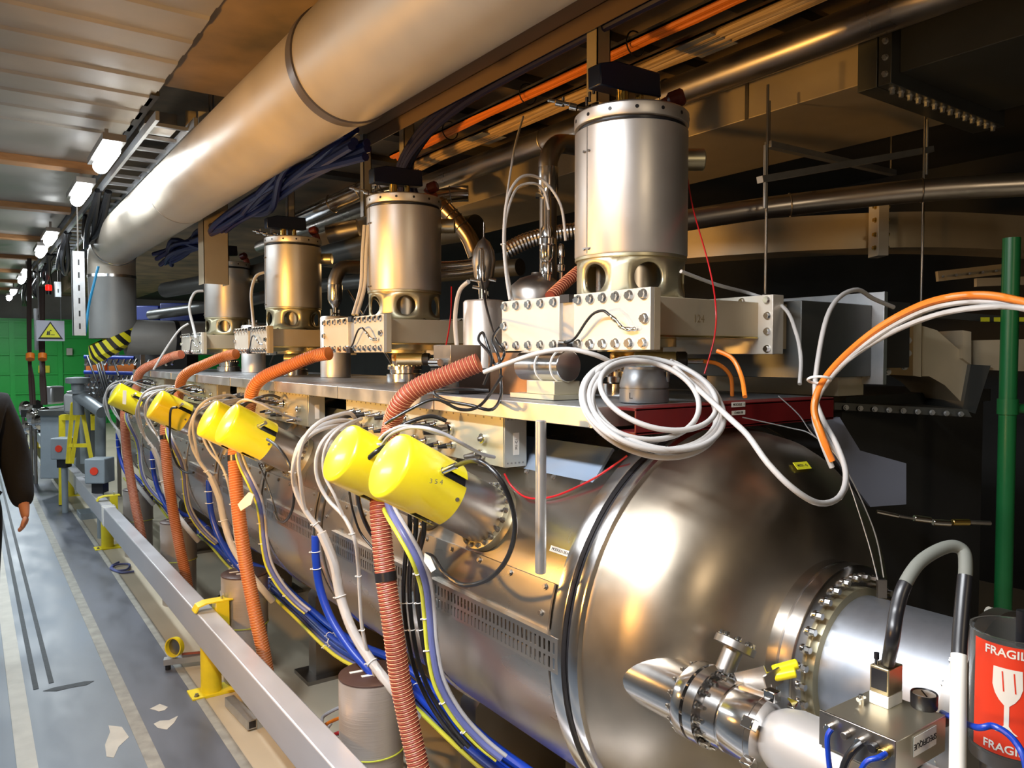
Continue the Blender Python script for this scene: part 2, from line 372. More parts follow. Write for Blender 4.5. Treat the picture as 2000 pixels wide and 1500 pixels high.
for k in range(4):
    y0 = 1.405 + 1.5 * k
    a = cover(y0, y0 + 0.64, -75, -2, 0.502, sheet, 'side_cover', 16)
    cover(y0 + 0.70, y0 + 1.40, -75, -2, 0.502, sheet, 'side_cover', 16)
    for (ya, yb_) in ((y0, y0 + 0.64), (y0 + 0.70, y0 + 1.40)):
        p = cover(ya, yb_, 1, 17.5, 0.503, sheet, 'access_plate', 3, th=0.006)
        b = MB()
        for i in range(5):
            yy = ya + 0.03 + (yb_ - ya - 0.06) * i / 4
            b.bolt(TC(16, yy, 0.509), TC(16, yy, 1) - TC(16, yy, 0), 0.006, 0.006)
            if i in (0, 4):
                b.bolt(TC(9, yy, 0.509), TC(9, yy, 1) - TC(9, yy, 0), 0.006, 0.006)
        b.build_each('bolt', dark_steel, p)
    for (ya, yb_) in ((y0 + 0.0, y0 + 0.60),):
        # raised bolted panel on the shoulder of the vessel
        ya += 0.04; q = [Vector((1.245, ya, 1.296)), Vector((1.245, yb_, 1.296)), Vector((1.335, yb_, 1.405)), Vector((1.335, ya, 1.405))]
        m = MB().prism(q, (0.006, 0, -0.005)); p = m.build('shoulder_panel', mat('blue_grey_panel', (0.26, 0.33, 0.44), 0.4, 0.4) if k == 0 else MATS['blue_grey_panel'], v)
        b = MB(); nn = Vector((-0.77, 0, 0.64))
        for i in range(5): b.bolt(Vector((1.262, ya + 0.03 + i * 0.12, 1.3166)), nn, 0.006, 0.006)
        b.build_each('bolt', dark_steel, p)
# slotted cable rails along the flank
def slotted(y0, y1, x, z0, z1, ndiv):
    m = MB(); th = 0.002; zz = [z0, z0 + 0.008, z0 + 0.034, z1 - 0.036, z1 - 0.010, z1]
    p = (y1 - y0) / ndiv; ys_ = []
    for i in range(ndiv): ys_ += [(y0 + i * p, y0 + i * p + p * 0.58, True), (y0 + i * p + p * 0.58, y0 + (i + 1) * p, False)]
    for j in (0, 2, 4): m.box(x, x + th, y0, y1, zz[j], zz[j + 1])
    for j in (1, 3):
        for a_, b_, full in ys_:
            if full: m.box(x, x + th, a_, b_, zz[j], zz[j + 1])
    m.box(x, x + 0.03, y0, y1, z1, z1 + th)
    m.box(x + th, x + 0.03, y0, y0 + .002, z0, z1)
    return m
sl = thing('slotted_rail', (1.078, 1.63, 0.915), 'slotted metal rail on the vessel flank, nearest the domed end', 'rail', 'slotted rails along the vessel flank')
slotted(1.345, 1.94, 1.076, 0.915, 0.995, 34).build('slotted_strip', sheet, sl)
mm = MB(); mm.box(1.078, 1.10, 1.42, 1.45, 0.93, 0.98).sep(); mm.box(1.078, 1.10, 1.84, 1.87, 0.93, 0.98).sep(); mm.build_each('bracket', dark_steel, sl)
ord_ = ['', 'second', 'third', 'fourth', 'fifth', 'sixth', 'seventh', 'farthest']
for i, dy in enumerate((0.74, 1.5, 2.24, 3.0, 3.74)):
    copy_tree(sl, (0, dy, 0), 'slotted metal rail on the vessel flank, %s counted from the domed end' % ord_[i + 1])
# end nozzle, flanges and tube
n_ = MB(); n_.lathe([(0.195, 1.03), (0.215, 1.025), (0.22, 1.02), (0.22, 0.99), (0.215, 0.988), (0.215, 0.985), (0.22, 0.982), (0.22, 0.955), (0.214, 0.95), (0.15, 0.95)], (TX, 0, TZ), (0, 1, 0), 80)
nz = thing('end_flange', (TX, 0.97, 0.73), 'large round bolted flange on the dome holding the wide end tube', 'flange')
n_.build('flange_ring', polish, nz)
for i in range(32):
    q = 2 * pi * i / 32; m = MB(); m.bolt((TX + 0.195 * cos(q), 0.95, TZ + 0.195 * sin(q)), (0, -1, 0), 0.0075, 0.018); m.build('bolt', chrome, nz)
MB().lathe([(0.172, 0.95), (0.174, 0.945), (0.174, 0.93), (0.16, 0.928)], (TX, 0, TZ), (0, 1, 0), 80).build('inner_collar', ring_m, nz)
et = thing('end_tube', (TX, 0.75, 0.8), 'wide brushed steel tube coming out of the bolted dome flange', 'tube')
MB().lathe([(0.158, 0.935), (0.158, 0.66)], (TX, 0, TZ), (0, 1, 0), 80).build('tube_wall', mat('matt_tube_steel', (0.42, 0.45, 0.50), 0.45, 0.9, noise=0.1, nscale=40, stretch=(1, 1, .2)), et)
MB().lathe([(0.15, 0.67), (0.20, 0.668), (0.20, 0.64), (0.05, 0.638)], (TX, 0, TZ), (0, 1, 0), 80).build('tube_flange', dark_steel, et)
m = MB()
for i in range(24): q = 2 * pi * i / 24; m.bolt((TX + 0.18 * cos(q), 0.668, TZ + 0.18 * sin(q)), (0, 1, 0), 0.006, 0.01)
m.build_each('bolt', chrome, et)
# the small beam pipe
BX = 1.18
bp = thing('beam_pipe', (BX, 0.95, 0.87), 'narrow polished beam pipe with flanges leaving the dome lower left', 'pipe')
MB().lathe([(0.060, 1.20), (0.060, 1.02)], (BX, 0, TZ), (0, 1, 0), 56).build('pipe_wall', polish, bp)
MB().lathe([(0.05, 1.03), (0.075, 1.03), (0.077, 1.027), (0.077, 1.005), (0.05, 1.003)], (BX, 0, TZ), (0, 1, 0), 56).build('flange', polish, bp)
MB().lathe([(0.05, 0.998), (0.077, 0.997), (0.077, 0.975), (0.055, 0.972), (0.055, 0.965), (0.066, 0.962), (0.066, 0.93), (0.064, 0.928), (0.064, 0.925), (0.066, 0.922), (0.066, 0.865), (0.05, 0.86), (0.045, 0.858)], (BX, 0, TZ), (0, 1, 0), 56).build('valve_body', polish, bp)
for i in range(16):
    q = 2 * pi * i / 16; m = MB(); d = Vector((cos(q), 0, sin(q)))
    m.cyl(Vector((BX, 1.045, TZ)) + d * 0.068, Vector((BX, 0.955, TZ)) + d * 0.068, 0.004, 8); m.bolt(Vector((BX, 0.972, TZ)) + d * 0.068, (0, -1, 0), 0.0065, 0.008); m.bolt(Vector((BX, 1.03, TZ)) + d * 0.068, (0, 1, 0), 0.0065, 0.008)
    m.build('bolt', chrome, bp)
MB().lathe([(0.045, 0.862), (0.07, 0.86), (0.07, 0.848), (0.03, 0.846)], (BX, 0, TZ), (0, 1, 0), 56).build('clamp_ring', polish, bp)
for i in range(6):
    q = 2 * pi * i / 6 + 0.5; MB().obox((BX + 0.072 * cos(q), 0.852, TZ + 0.072 * sin(q)), (cos(q), 0, sin(q)), 0.010, 0.012, 0.010).build('clamp_lug', chrome, bp, bevel=0.002)
MB().lathe([(0.045, 0.848), (0.055, 0.83), (0.062, 0.80), (0.062, 0.50)], (BX, 0, TZ), (0, 1, 0), 56).build('bottle_section', mat('pale_pipe_sleeve', (0.62, 0.60, 0.58), 0.4, 0.6), bp, smooth=60)
# side port with valve behind the pipe
m = MB().lathe([(0.02, 0), (0.02, 0.05), (0.042, 0.052), (0.042, 0.066), (0.02, 0.068)], (BX + 0.03, 0.985, TZ + 0.06), (0.5, -0.05, 0.85), 24); m.build('side_port', dark_steel, bp)
for i in range(8):
    q = 2 * pi * i / 8; a, u, w2 = frame((0.5, -0.05, 0.85)); c0 = Vector((BX + 0.03, 0.985, TZ + 0.06)) + a * 0.068 + (u * cos(q) + w2 * sin(q)) * 0.032
    MB().bolt(c0, a, 0.005, 0.008).build('port_bolt', chrome, bp)
m = MB(); m.cyl((BX + 0.05, 0.90, TZ + 0.075), (BX + 0.085, 0.86, TZ + 0.092), 0.010, 14, bv=0.002).sep(); m.cyl((BX + 0.07, 0.90, TZ + 0.085), (BX + 0.105, 0.87, TZ + 0.10), 0.010, 14, bv=0.002).sep(); m.build_each('yellow_plug', yellow, bp)
m = MB(); m.obox((BX + 0.03, 0.915, TZ + 0.072), (0.4, -0.8, 0.4), 0.03, 0.002, 0.02); m.obox((BX + 0.05, 0.885, TZ + 0.078), (0.9, -0.2, 0.3), 0.02, 0.002, 0.016); m.build('bent_tab', sheet, bp)

# ------------------------------------------------------------------ the platform over the vessel
PF = 1.17
pl = thing('equipment_platform', (1.6, 4.3, 1.47), 'long aluminium platform above the vessel carrying the tall canisters', 'platform')
MB().box(PF, 2.05, 1.36, 7.35, 1.505, 1.52).build('deck', mat('chequer_deck', (0.40, 0.42, 0.45), 0.4, 0.85, bump=0.5, nscale=60), pl)
m = MB(); m.box(PF - 0.012, PF + 0.0, 1.33, 7.36, 1.475, 1.522); m.box(PF, PF + 0.04, 1.33, 7.36, 1.475, 1.48); m.build('front_edge_channel', alu, pl, bevel=0.0015)
m = MB(); m.box(PF - 0.012, 2.05, 1.322, 1.33, 1.475, 1.522); m.build('end_channel', alu, pl)
for k in range(7):
    MB().box(PF - 0.0135, PF - 0.012, 2.05 + 0.75 * k, 2.056 + 0.75 * k, 1.476, 1.522).build('joint_strip', polish, pl)
m = MB()
for k in range(4):
    for dx in (1.25, 1.95): m.box(dx, dx + 0.05, 1.9 + 1.5 * k, 1.95 + 1.5 * k, 1.30, 1.475)
m.cut = [(8 * i, 6 * i) for i in range(1, 9)]; m.build_each('leg', dark_steel, pl)
pp = tag(MB().cyl((1.085, 1.42, 1.13), (1.085, 1.42, 1.49), 0.013, 20, bv=0.002).build('platform_post', galv), 'short grey tubular post between the near platform corner and the vessel', 'post')
rb = thing('support_beam', (1.6, 1.30, 1.46), 'dark red steel beam lying across the domed end of the vessel', 'beam')
m = MB(); m.box(1.225, 2.0, 1.25, 1.255, 1.462, 1.52); m.box(1.225, 2.0, 1.25, 1.32, 1.515, 1.522); m.box(1.225, 2.0, 1.25, 1.32, 1.46, 1.467); m.build('beam_profile', redbeam, rb, bevel=0.001)
def label_plate(parent, c, right, up, w_, h_, mt, body, th_, inkm=ink, bold=0.0, nm='label_sticker', lab=None, ext=0.0003):
    r = Vector(right).normalized(); u = Vector(up); u = (u - r * u.dot(r)).normalized(); n = r.cross(u)
    p = MB().obox(Vector(c) + n * 0.0005, r, w_ / 2, 0.0005, h_ / 2, u)
    o = p.build(nm, mt, parent)
    if lab: o['label'] = lab
    if body: text(body, 'lettering', inkm, o, Vector(c) + n * 0.0013, r, u, th_, ext=ext, bold=bold)
    return o
q0 = PY(1442, 790, 1.249); label_plate(rb, (q0.x, 1.249, q0.z), (1, 0, 0), (0, 0, 1), 0.052, 0.012, label_w, 'MODULE  1', 0.0065)
q0 = PY(1442, 806, 1.249); label_plate(rb, (q0.x, 1.249, q0.z), (1, 0, 0), (0, 0, 1), 0.052, 0.011, label_w, 'F2400138', 0.0060)
# labels on the vessel
q0 = PT_(1098, 1078, 0.505); nn = Vector((q0.x - TX, 0, q0.z - TZ)).normalized(); rr = Vector((0, -1, 0))
label_plate(v, q0 + nn * 0.001, (0, -1, 0), nn.cross(Vector((0, -1, 0))), 0.088, 0.014, label_w, 'MODULE1.BEAM1', 0.007)
q0 = Vector((1.62, 1.19, 1.27)); 
d = ray(1565, 911); best = None
for i in range(900):
    p = O + d * (1.2 + i * 0.001); rad = sqrt((p.x - TX)**2 + (p.z - TZ)**2)
    if rad < 0.502 and p.y > 1.275 - 0.27 * (1 - (rad / 0.502) ** 3.2) ** 0.5 - 0.002: best = p; break
if best:
    rad = Vector((best.x - TX, 0, best.z - TZ)); q_ = rad.length / 0.502; fp_ = 0.27 * 0.5 * (1 - q_ ** 3.2) ** -0.5 * 3.2 * q_ ** 2.2 / 0.502; nn = (rad.normalized() * fp_ + Vector((0, -1, 0))).normalized(); rr = Vector((1, 0, 0)); rr = (rr - nn * rr.dot(nn)).normalized()
    label_plate(v, best + nn * 0.003, rr, nn.cross(rr), 0.058, 0.021, label_y, 'MOD1 - Q', 0.0065, lab='small yellow label on the dome')

# ------------------------------------------------------------------ the four canisters and what repeats under them
CX, CY = 1.665, 1.727
ORD = ['nearest', 'second nearest', 'third nearest', 'farthest']
cn = thing('cylindrical_canister', (CX, CY, 1.795), 'tall satin grey canister, nearest and largest of the row', 'canister', 'canisters standing along the platform')
MB().lathe([(0.160, 1.936), (0.169, 1.937), (0.171, 1.942), (0.171, 2.312), (0.166, 2.315)], (CX, CY, 0), (0, 0, 1), 80).build('drum', can_m, cn)
MB().lathe([(0.160, 2.313), (0.163, 2.318), (0.163, 2.325), (0.160, 2.327)], (CX, CY, 0), (0, 0, 1), 80).build('dark_seam', blackp, cn)
ld = MB().lathe([(0.160, 2.326), (0.171, 2.328), (0.173, 2.332), (0.173, 2.362), (0.168, 2.367)], (CX, CY, 0), (0, 0, 1), 80).build('lid', can_m, cn)
for i in range(14):
    q = 2 * pi * i / 14; d_ = Vector((cos(q), sin(q), 0)); MB().cyl(Vector((CX, CY, 2.346)) + d_ * 0.170, Vector((CX, CY, 2.346)) + d_ * 0.1738, 0.0055, 14).build('screw_hole', blackp, ld)
m = MB(); qa = R(178); dd = Vector((cos(qa), sin(qa), 0)); c0 = Vector((CX, CY, 0)) + dd * 0.1713
tg = Vector((-dd.y, dd.x, 0)); m.obox(c0 + Vector((0, 0, 2.127)), tg, 0.0012, 0.001, 0.185, (0, 0, 1))
for z in (2.24, 1.955):
    for s in (-1, 1): m.cyl(c0 + tg * 0.010 * s + Vector((0, 0, z)), c0 + tg * 0.010 * s + dd * 0.006 + Vector((0, 0, z)), 0.004, 8)
m.build('seam_latch', dark_steel, cn)
def holed_ring(cx, cy, r, z0, z1, n, hr):
    m = MB(); zc, hw, hh = (z0 + z1) / 2, pi * r / n, (z1 - z0) / 2
    for k in range(n):
        base = 2 * pi * k / n + 0.09; K = 32; ins, outs = [], []
        for i in range(K):
            a = 2 * pi * i / K + pi / 4
            ca, sa = cos(a), sin(a); t = min(hw / abs(ca) if abs(ca) > 1e-6 else 9, hh / abs(sa) if abs(sa) > 1e-6 else 9)
            ins.append((hr * ca, hr * sa)); outs.append((t * ca, t * sa))
        mp = lambda u_, w_: Vector((cx + r * cos(base + u_ / r), cy + r * sin(base + u_ / r), zc + w_))
        mids = [((a[0] + b[0]) / 2, (a[1] + b[1]) / 2) for a, b in zip(ins, outs)]
        m.add([mp(*p) for p in ins] + [mp(*p) for p in mids] + [mp(*p) for p in outs],
              [(i, (i + 1) % K, K + (i + 1) % K, K + i) for i in range(K)] + [(K + i, K + (i + 1) % K, 2 * K + (i + 1) % K, 2 * K + i) for i in range(K)])
    return m
hr_ = holed_ring(CX, CY, 0.160, 1.80, 1.934, 6, 0.043).build('pierced_ring', ring_m, cn, smooth=60)
bm = bmesh.new(); bm.from_mesh(hr_.data); bmesh.ops.remove_doubles(bm, verts=bm.verts, dist=0.0004); bmesh.ops.recalc_face_normals(bm, faces=bm.faces); bm.to_mesh(hr_.data); bm.free()
sd = hr_.modifiers.new('solid', 'SOLIDIFY'); sd.thickness = 0.008; sd.offset = 0
MB().lathe([(0.163, 1.925), (0.170, 1.928), (0.170, 1.936), (0.10, 1.937)], (CX, CY, 0), (0, 0, 1), 80).build('lip', ring_m, cn)
MB().lathe([(0.105, 1.79), (0.105, 1.937)], (CX, CY, 0), (0, 0, 1), 48).build('inner_drum', sheet, cn)
hd = thing('cable_housing', (CX, CY, 2.367), 'black angular housing on brass posts on top of the nearest canister', 'housing', 'housings on the canister lids')
MB().prism([PY(x, y, CY - 0.06) for x, y in ((1172, 122), (1205, 118), (1290, 142), (1292, 190), (1235, 180), (1173, 165))], (0, 0.055, 0)).build('shell', navy, hd, bevel=0.004)
for dx, r in ((-0.075, 0.018), (-0.005, 0.012)): MB().cyl((CX + dx, CY - 0.04, 2.367), (CX + dx, CY - 0.04, 2.44), r, 20, bv=0.002).build('brass_post', brass, hd)
MB().cyl((CX + 0.085, CY - 0.07, 2.41), (CX + 0.115, CY - 0.11, 2.425), 0.026, 20, bv=0.008).build('round_knob', mat('dark_red', (0.10, 0.015, 0.01), 0.35), hd)
m = MB(); m.tube(spline([(CX + 0.11, CY - 0.02, 2.43), (CX + 0.14, CY - 0.02, 2.40), (CX + 0.16, CY - 0.01, 2.34)], 8), 0.022, 14); m.build('hose_stub', hose_r, hd)
MB().cyl((CX + 0.16, CY - 0.06, 2.25), (CX + 0.215, CY - 0.10, 2.25), 0.034, 28, bv=0.003).build('side_port', ring_m, cn)
# small shiny valve at the lid's edge
vl = thing('lid_valve', (CX - 0.17, CY, 2.35), 'small shiny valve cluster at the lid edge of the nearest canister', 'valve', 'valves beside the canister lids')
m = MB(); b0 = PD(1130, 205, 2.35)
for i, (x, y, r) in enumerate(((1070, 195, .006), (1085, 200, .010), (1098, 201, .006), (1112, 207, .011), (1128, 212, .007), (1142, 214, .012), (1155, 207, .008))):
    a = PD(x, y, 2.35); b = PD(x + 14, y + 3, 2.35); m.cyl(a, b, r, 12, bv=0.001)
for x, y in ((1100, 190), (1146, 190), (1152, 180), (1160, 165)): m.cyl(PD(x, y + 18, 2.35), PD(x, y, 2.35), 0.005, 8)
m.build('valve_body', chrome, vl)

# front bolted housing
fh = thing('bolted_plate_housing', (1.40, 1.68, 1.65), 'pale bolted plate housing in front of the nearest canister, with black coaxial lead', 'housing', 'bolted plate housings along the platform')
XP = 1.38
def plate(y0, y1, z0, z1, nt, ns, nm='bolted_plate', sides=(True, True)):
    p = MB().box(XP, XP + 0.014, y0, y1, z0, z1).build(nm, plate_m, fh, bevel=0.001)
    for i in range(nt):
        yy = y0 + 0.022 + (y1 - y0 - 0.044) * i / (nt - 1)
        for zz in (z0 + 0.017, z1 - 0.017): MB().bolt((XP, yy, zz), (-1, 0, 0), 0.0105, 0.013).build('bolt', chrome, p)
    for j in range(ns):
        zz = z0 + (z1 - z0) * (j + 1) / (ns + 1)
        if sides[0]: MB().bolt((XP, y0 + 0.018, zz), (-1, 0, 0), 0.0105, 0.013).build('bolt', chrome, p)
        if sides[1]: MB().bolt((XP, y1 - 0.018, zz), (-1, 0, 0), 0.0105, 0.013).build('bolt', chrome, p)
    return p
plate(1.36, 1.655, 1.655, 1.811, 6, 1, sides=(True, False)); plate(1.72, 2.01, 1.655, 1.811, 5, 1, sides=(False, True))
m = MB(); m.box(XP + 0.009, XP + 0.02, 1.655, 1.72, 1.66, 1.80); m.build('centre_channel', galv, fh)
m = MB(); m.box(XP - 0.004, XP + 0.03, 1.672, 1.712, 1.79, 1.813); m.box(XP - 0.012, XP + 0.03, 1.672, 1.712, 1.652, 1.675); m.cut = [(8, 6), (16, 12)]; m.build_each('black_clip', blackp, fh)
m = MB(); m.box(XP + 0.014, XP + 0.036, 1.36, 1.40, 1.655, 1.811); m.box(XP + 0.014, XP + 0.036, 1.40, 2.01, 1.655, 1.70); m.box(XP + 0.014, XP + 0.036, 1.40, 2.01, 1.77, 1.811); m.build('flange_frame', wg_m, fh, bevel=0.001)
cx_ = MB().tube(spline([PX(1093, 668, XP - 0.010), PX(1110, 668, XP - 0.014), PX(1125, 658, XP - 0.02), PX(1145, 628, XP - 0.026), PX(1160, 612, XP - 0.030), PX(1178, 607, XP - 0.032), PX(1190, 615, XP - 0.03), PX(1203, 625, XP - .026)], 8), 0.0038, 10).build('coaxial_lead', black_c, fh)
m = MB(); pts = spline([PX(1193, 617, XP - 0.03), PX(1205, 628, XP - .026), PX(1216, 640, XP - .02), PX(1232, 643, XP - .014), PX(1243, 642, XP - .008)], 6)
m.tube(pts, lambda i: 0.0048 + 0.0016 * ((i // 3) % 2), 10); m.sep(); m.cyl(PX(1093, 668, XP - .012), PX(1104, 669, XP - .013), 0.006, 12).sep(); m.build_each('connector', chrome, cx_)
# waveguide section under the canister
wg = thing('waveguide_section', (1.65, 1.7, 1.65), 'beige rectangular waveguide under the nearest canister, stamped 124', 'waveguide', 'rectangular waveguides under the canisters')
MB().box(1.417, 1.88, 1.415, 1.985, 1.694, 1.795).build('duct_body', wg_m, wg, bevel=0.002)
p = MB().box(1.875, 1.925, 1.365, 2.01, 1.645, 1.815).build('end_flange', plate_m, wg, bevel=0.0015)
for i in range(8):
    yy = 1.385 + i * 0.086; MB().bolt((1.875, yy, 1.800), (-1, 0, 0), 0.0085, 0.011).build('bolt', chrome, p)
for zz in (1.66, 1.71, 1.755): MB().bolt((1.875, 1.382, zz), (-1, 0, 0), 0.0085, 0.011).build('bolt', chrome, p)
MB().box(1.42, 1.87, 1.412, 1.985, 1.690, 1.694).build('lower_seam', brass, wg)
text('124', 'stamped_number', mat('stamp_ink', (0.22, 0.16, 0.08), 0.6), wg, PY(1365, 623, 1.4145) , (1, 0, 0), (0, 0, 1), 0.022, ext=0.0002)
# coupler column below
cp = thing('coupler_column', (CX, CY, 1.52), 'amber ringed steel coupler column below the nearest canister', 'coupler', 'coupler columns on the platform')
MB().lathe([(0.085, 1.52), (0.085, 1.555), (0.07, 1.56), (0.07, 1.575), (0.08, 1.577), (0.08, 1.592), (0.06, 1.594), (0.06, 1.615)], (CX, CY, 0), (0, 0, 1), 48).build('steel_base', polish, cp)
MB().lathe([(0.058, 1.612), (0.062, 1.62), (0.062, 1.645), (0.058, 1.652)], (CX, CY, 0), (0, 0, 1), 48).build('amber_ring', copper, cp)
MB().lathe([(0.10, 1.653), (0.10, 1.665), (0.14, 1.667), (0.14, 1.69)], (CX, CY, 0), (0, 0, 1), 48).build('top_collar', ring_m, cp)
m = MB()
for i in range(16): q = 2 * pi * i / 16; m.bolt((CX + .073 * cos(q), CY + .073 * sin(q), 1.592), (0, 0, 1), 0.005, 0.01)
m.build_each('bolt', chrome, cp)
gg = thing('gauge_head', (CX - 0.02, CY - 0.16, 1.60), 'small brass coloured gauge head with orange lead beside the nearest coupler column', 'gauge', 'gauge heads beside the coupler columns')
MB().cyl((CX - 0.10, CY - 0.12, 1.625), (CX - 0.01, CY - 0.20, 1.625), 0.027, 28, bv=0.004).build('cylinder_body', ring_m, gg)
MB().cyl((CX - 0.012, CY - 0.198, 1.625), (CX + 0.012, CY - 0.220, 1.625), 0.0275, 28, bv=0.004).build('black_collar', blackp, gg)
MB().cyl((CX + 0.012, CY - 0.220, 1.625), (CX + 0.045, CY - 0.25, 1.625), 0.008, 14).build('connector', chrome, gg)
MB().tube(spline([(CX + .045, CY - .25, 1.625), (CX + .09, CY - .27, 1.615), (CX + .13, CY - .28, 1.58), (CX + .15, CY - .27, 1.524)], 8), 0.006, 10).build('orange_lead', orange_c, gg)
# steel pot on the platform
pt = thing('steel_pot', (1.653, 2.53, 1.52), 'upright steel pot on the platform behind the nearest bolted housing', 'pot', 'steel pots on the platform')
MB().lathe([(0.078, 1.52), (0.082, 1.523), (0.082, 1.848), (0.076, 1.856), (0.03, 1.858)], (1.653, 2.53, 0), (0, 0, 1), 48).build('pot_body', can_m, pt)
m = MB(); m.cyl((1.653, 2.53, 1.856), (1.653, 2.53, 1.905), 0.014, 16); m.cyl((1.62, 2.50, 1.872), (1.69, 2.56, 1.872), 0.008, 10)
for a in (-1, 1): m.cyl((1.653 + .035 * a, 2.53 + .03 * a, 1.858), (1.653 + .035 * a, 2.53 + .03 * a, 1.895), 0.007, 10)
m.build('valve_fitting', chrome, pt)
el = thing('elbow_pipe', (1.653, 2.53, 1.9), 'curved steel elbow pipe rising from the nearest steel pot', 'pipe', 'elbow pipes above the steel pots')
MB().lathe([(0.016, 1.905), (0.032, 1.93), (0.040, 1.95), (0.040, 2.03)], (1.653, 2.53, 0), (0, 0, 1), 28).build('reducer', polish, el)
MB().tube(spline([(1.653, 2.53, 2.02), (1.655, 2.53, 2.06), (1.685, 2.53, 2.115), (1.74, 2.53, 2.135), (1.92, 2.53, 2.137)], 8), 0.038, 24).build('bend', dark_steel, el)
# instrument box under the platform edge
ib = thing('instrument_box', (1.235, 2.27, 1.33), 'flat metal instrument box full of connectors below the platform, nearest the dome', 'box', 'instrument boxes under the platform edge')
MB().box(1.20, 1.275, 1.734, 2.815, 1.331, 1.474).build('housing', boxside, ib, bevel=0.001)
fp = MB().box(1.196, 1.20, 1.736, 2.813, 1.333, 1.472).build('front_panel', box_m, ib)
m = MB()
for i in range(26): m.cyl((1.1945, 1.75 + i * 0.042, 1.466), (1.197, 1.75 + i * 0.042, 1.466), 0.0028, 8)
for i in range(5): m.cyl((1.21 + i * 0.013, 1.7335, 1.464), (1.21 + i * .013, 1.732, 1.464), 0.0025, 8); m.cyl((1.21 + i * 0.013, 1.7335, 1.342), (1.21 + i * .013, 1.732, 1.342), 0.0025, 8)
m.build('rivets', dark_steel, ib)
def conn(y, z, L, r, dark, drop=0):
    a = Vector((1.196, y, z)); d1 = Vector((-0.94, 0.30, -0.10 - drop)).normalized()
    m = MB(); m.cyl(a, a + Vector((-0.012, 0, 0)), r * 1.35, 18, bv=0.001); m.cyl(a + Vector((-0.010, 0, 0)), a + d1 * L * 0.45, r, 16, bv=0.001); m.build('connector_shell', chrome, fp)
    m = MB(); m.cyl(a + d1 * L * 0.42, a + d1 * L, r * 0.95, 14, r * 0.55); m.build('connector_boot', black_c if dark else dark_steel, fp)
rs = random.Random(3)
conn(1.83, 1.405, 0.02, 0.011, False)
for i, (y, z, L, r) in enumerate(((2.02, 1.418, .085, .016), (2.10, 1.425, .05, .010), (2.16, 1.425, .05, .009), (2.23, 1.422, .06, .010), (2.30, 1.43, .05, .009), (1.84, 1.358, .055, .011), (2.00, 1.37, .05, .009), (2.08, 1.365, .05, .009), (2.16, 1.37, .05, .009),
                                  (2.24, 1.372, .05, .008), (2.42, 1.43, .06, .011), (2.50, 1.432, .05, .009), (2.58, 1.43, .06, .010), (2.66, 1.432, .05, .009), (2.72, 1.432, .05, .009), (2.45, 1.38, .05, .009), (2.55, 1.38, .06, .009), (2.65, 1.38, .05, .009))):
    conn(y, z, L, r, i % 3 != 2)
q0 = Vector((1.2385, 1.7335, 1.395)); label_plate(ib, q0, (0, 0, 1), (-1, 0, 0), 0.062, 0.020, label_w, 'M1-C1', 0.008)

# yellow-capped side ports
def port(y, lab, grp):
    a0 = Vector((TX, y, TZ)); D = Vector((-0.872, 0, 0.489)).normalized(); _, u, w2 = frame(D)
    p = thing('capped_port', a0 + D * 0.5, lab, 'capped cylinder', grp)
    MB().lathe([(0.07, 0.49), (0.095, 0.495), (0.097, 0.498), (0.097, 0.52), (0.080, 0.522)], a0, D, 56).build('base_flange', ring_m, p)
    for i in range(20):
        q = 2 * pi * i / 20; MB().bolt(a0 + D * 0.521 + (u * cos(q) + w2 * sin(q)) * 0.088, D, 0.0055, 0.010).build('bolt', dark_steel, p)
    MB().lathe([(0.078, 0.52), (0.080, 0.525), (0.080, 0.83)], a0, D, 56).build('steel_sleeve', mat('sleeve_steel', (0.46, 0.43, 0.40), 0.36, 0.95, rvar=0.05, nscale=9) if 'sleeve_steel' not in MATS else MATS['sleeve_steel'], p)
    # cap with two slots
    m = MB(); K = 72; n0 = len(m.v); lv = [0.665, 0.675, 0.745, 0.75, 0.842, 0.850, 0.854]; rv = [0.0885] * 5 + [0.086, 0.079]
    # angle of the direction facing the aisle camera
    best = max(range(K), key=lambda i: (u * cos(2 * pi * i / K) + w2 * sin(2 * pi * i / K)).dot(Vector((0.15, -0.9, 0.42))))
    low = max(range(K), key=lambda i: (u * cos(2 * pi * i / K) + w2 * sin(2 * pi * i / K)).dot(Vector((-0.4, -0.25, -0.88))))
    for t, r in zip(lv, rv):
        for i in range(K): q = 2 * pi * i / K; m.v.append(a0 + D * t + (u * cos(q) + w2 * sin(q)) * r)
    for k in range(len(lv) - 1):
        for i in range(K):
            if k < 2 and (min((i - best) % K, (best - i) % K) <= 1 or min((i - low) % K, (low - i) % K) <= 1): continue
            j = (i + 1) % K; m.f.append((n0 + k * K + i, n0 + k * K + j, n0 + (k + 1) * K + j, n0 + (k + 1) * K + i))
    m.f.append(tuple(n0 + (len(lv) - 1) * K + i for i in range(K)))
    c = m.build('yellow_cap', yellow, p, smooth=50)
    q = 2 * pi * (best - 6) / K; e = u * cos(q) + w2 * sin(q); MB().cyl(a0 + D * 0.68 + e * 0.088, a0 + D * 0.68 + e * 0.091, 0.0055, 10).build('cap_screw', dark_steel, c)
    q = 2 * pi * best / K; e = u * cos(q) + w2 * sin(q)
    MB().lathe([(0.0805, 0.665), (0.0812, 0.75)], a0, D, 56, cap=False).build('dark_slot_liner', blackp, p)
    m = MB(); b0 = a0 + D * 0.75 + e * 0.078; m.cyl(b0, b0 + e * 0.018, 0.010, 16); m.cyl(b0 + e * .016, b0 + e * 0.050 + Vector((.01, -.004, .004)), 0.0085, 16, bv=.001); m.build('lead_connector', chrome, p)
    return p, b0 + e * 0.050 + Vector((.01, -.004, .004)), e
p0, tip0, e0 = port(1.75, 'yellow capped steel cylinder on the vessel, nearest and largest of the row', 'yellow capped ports')
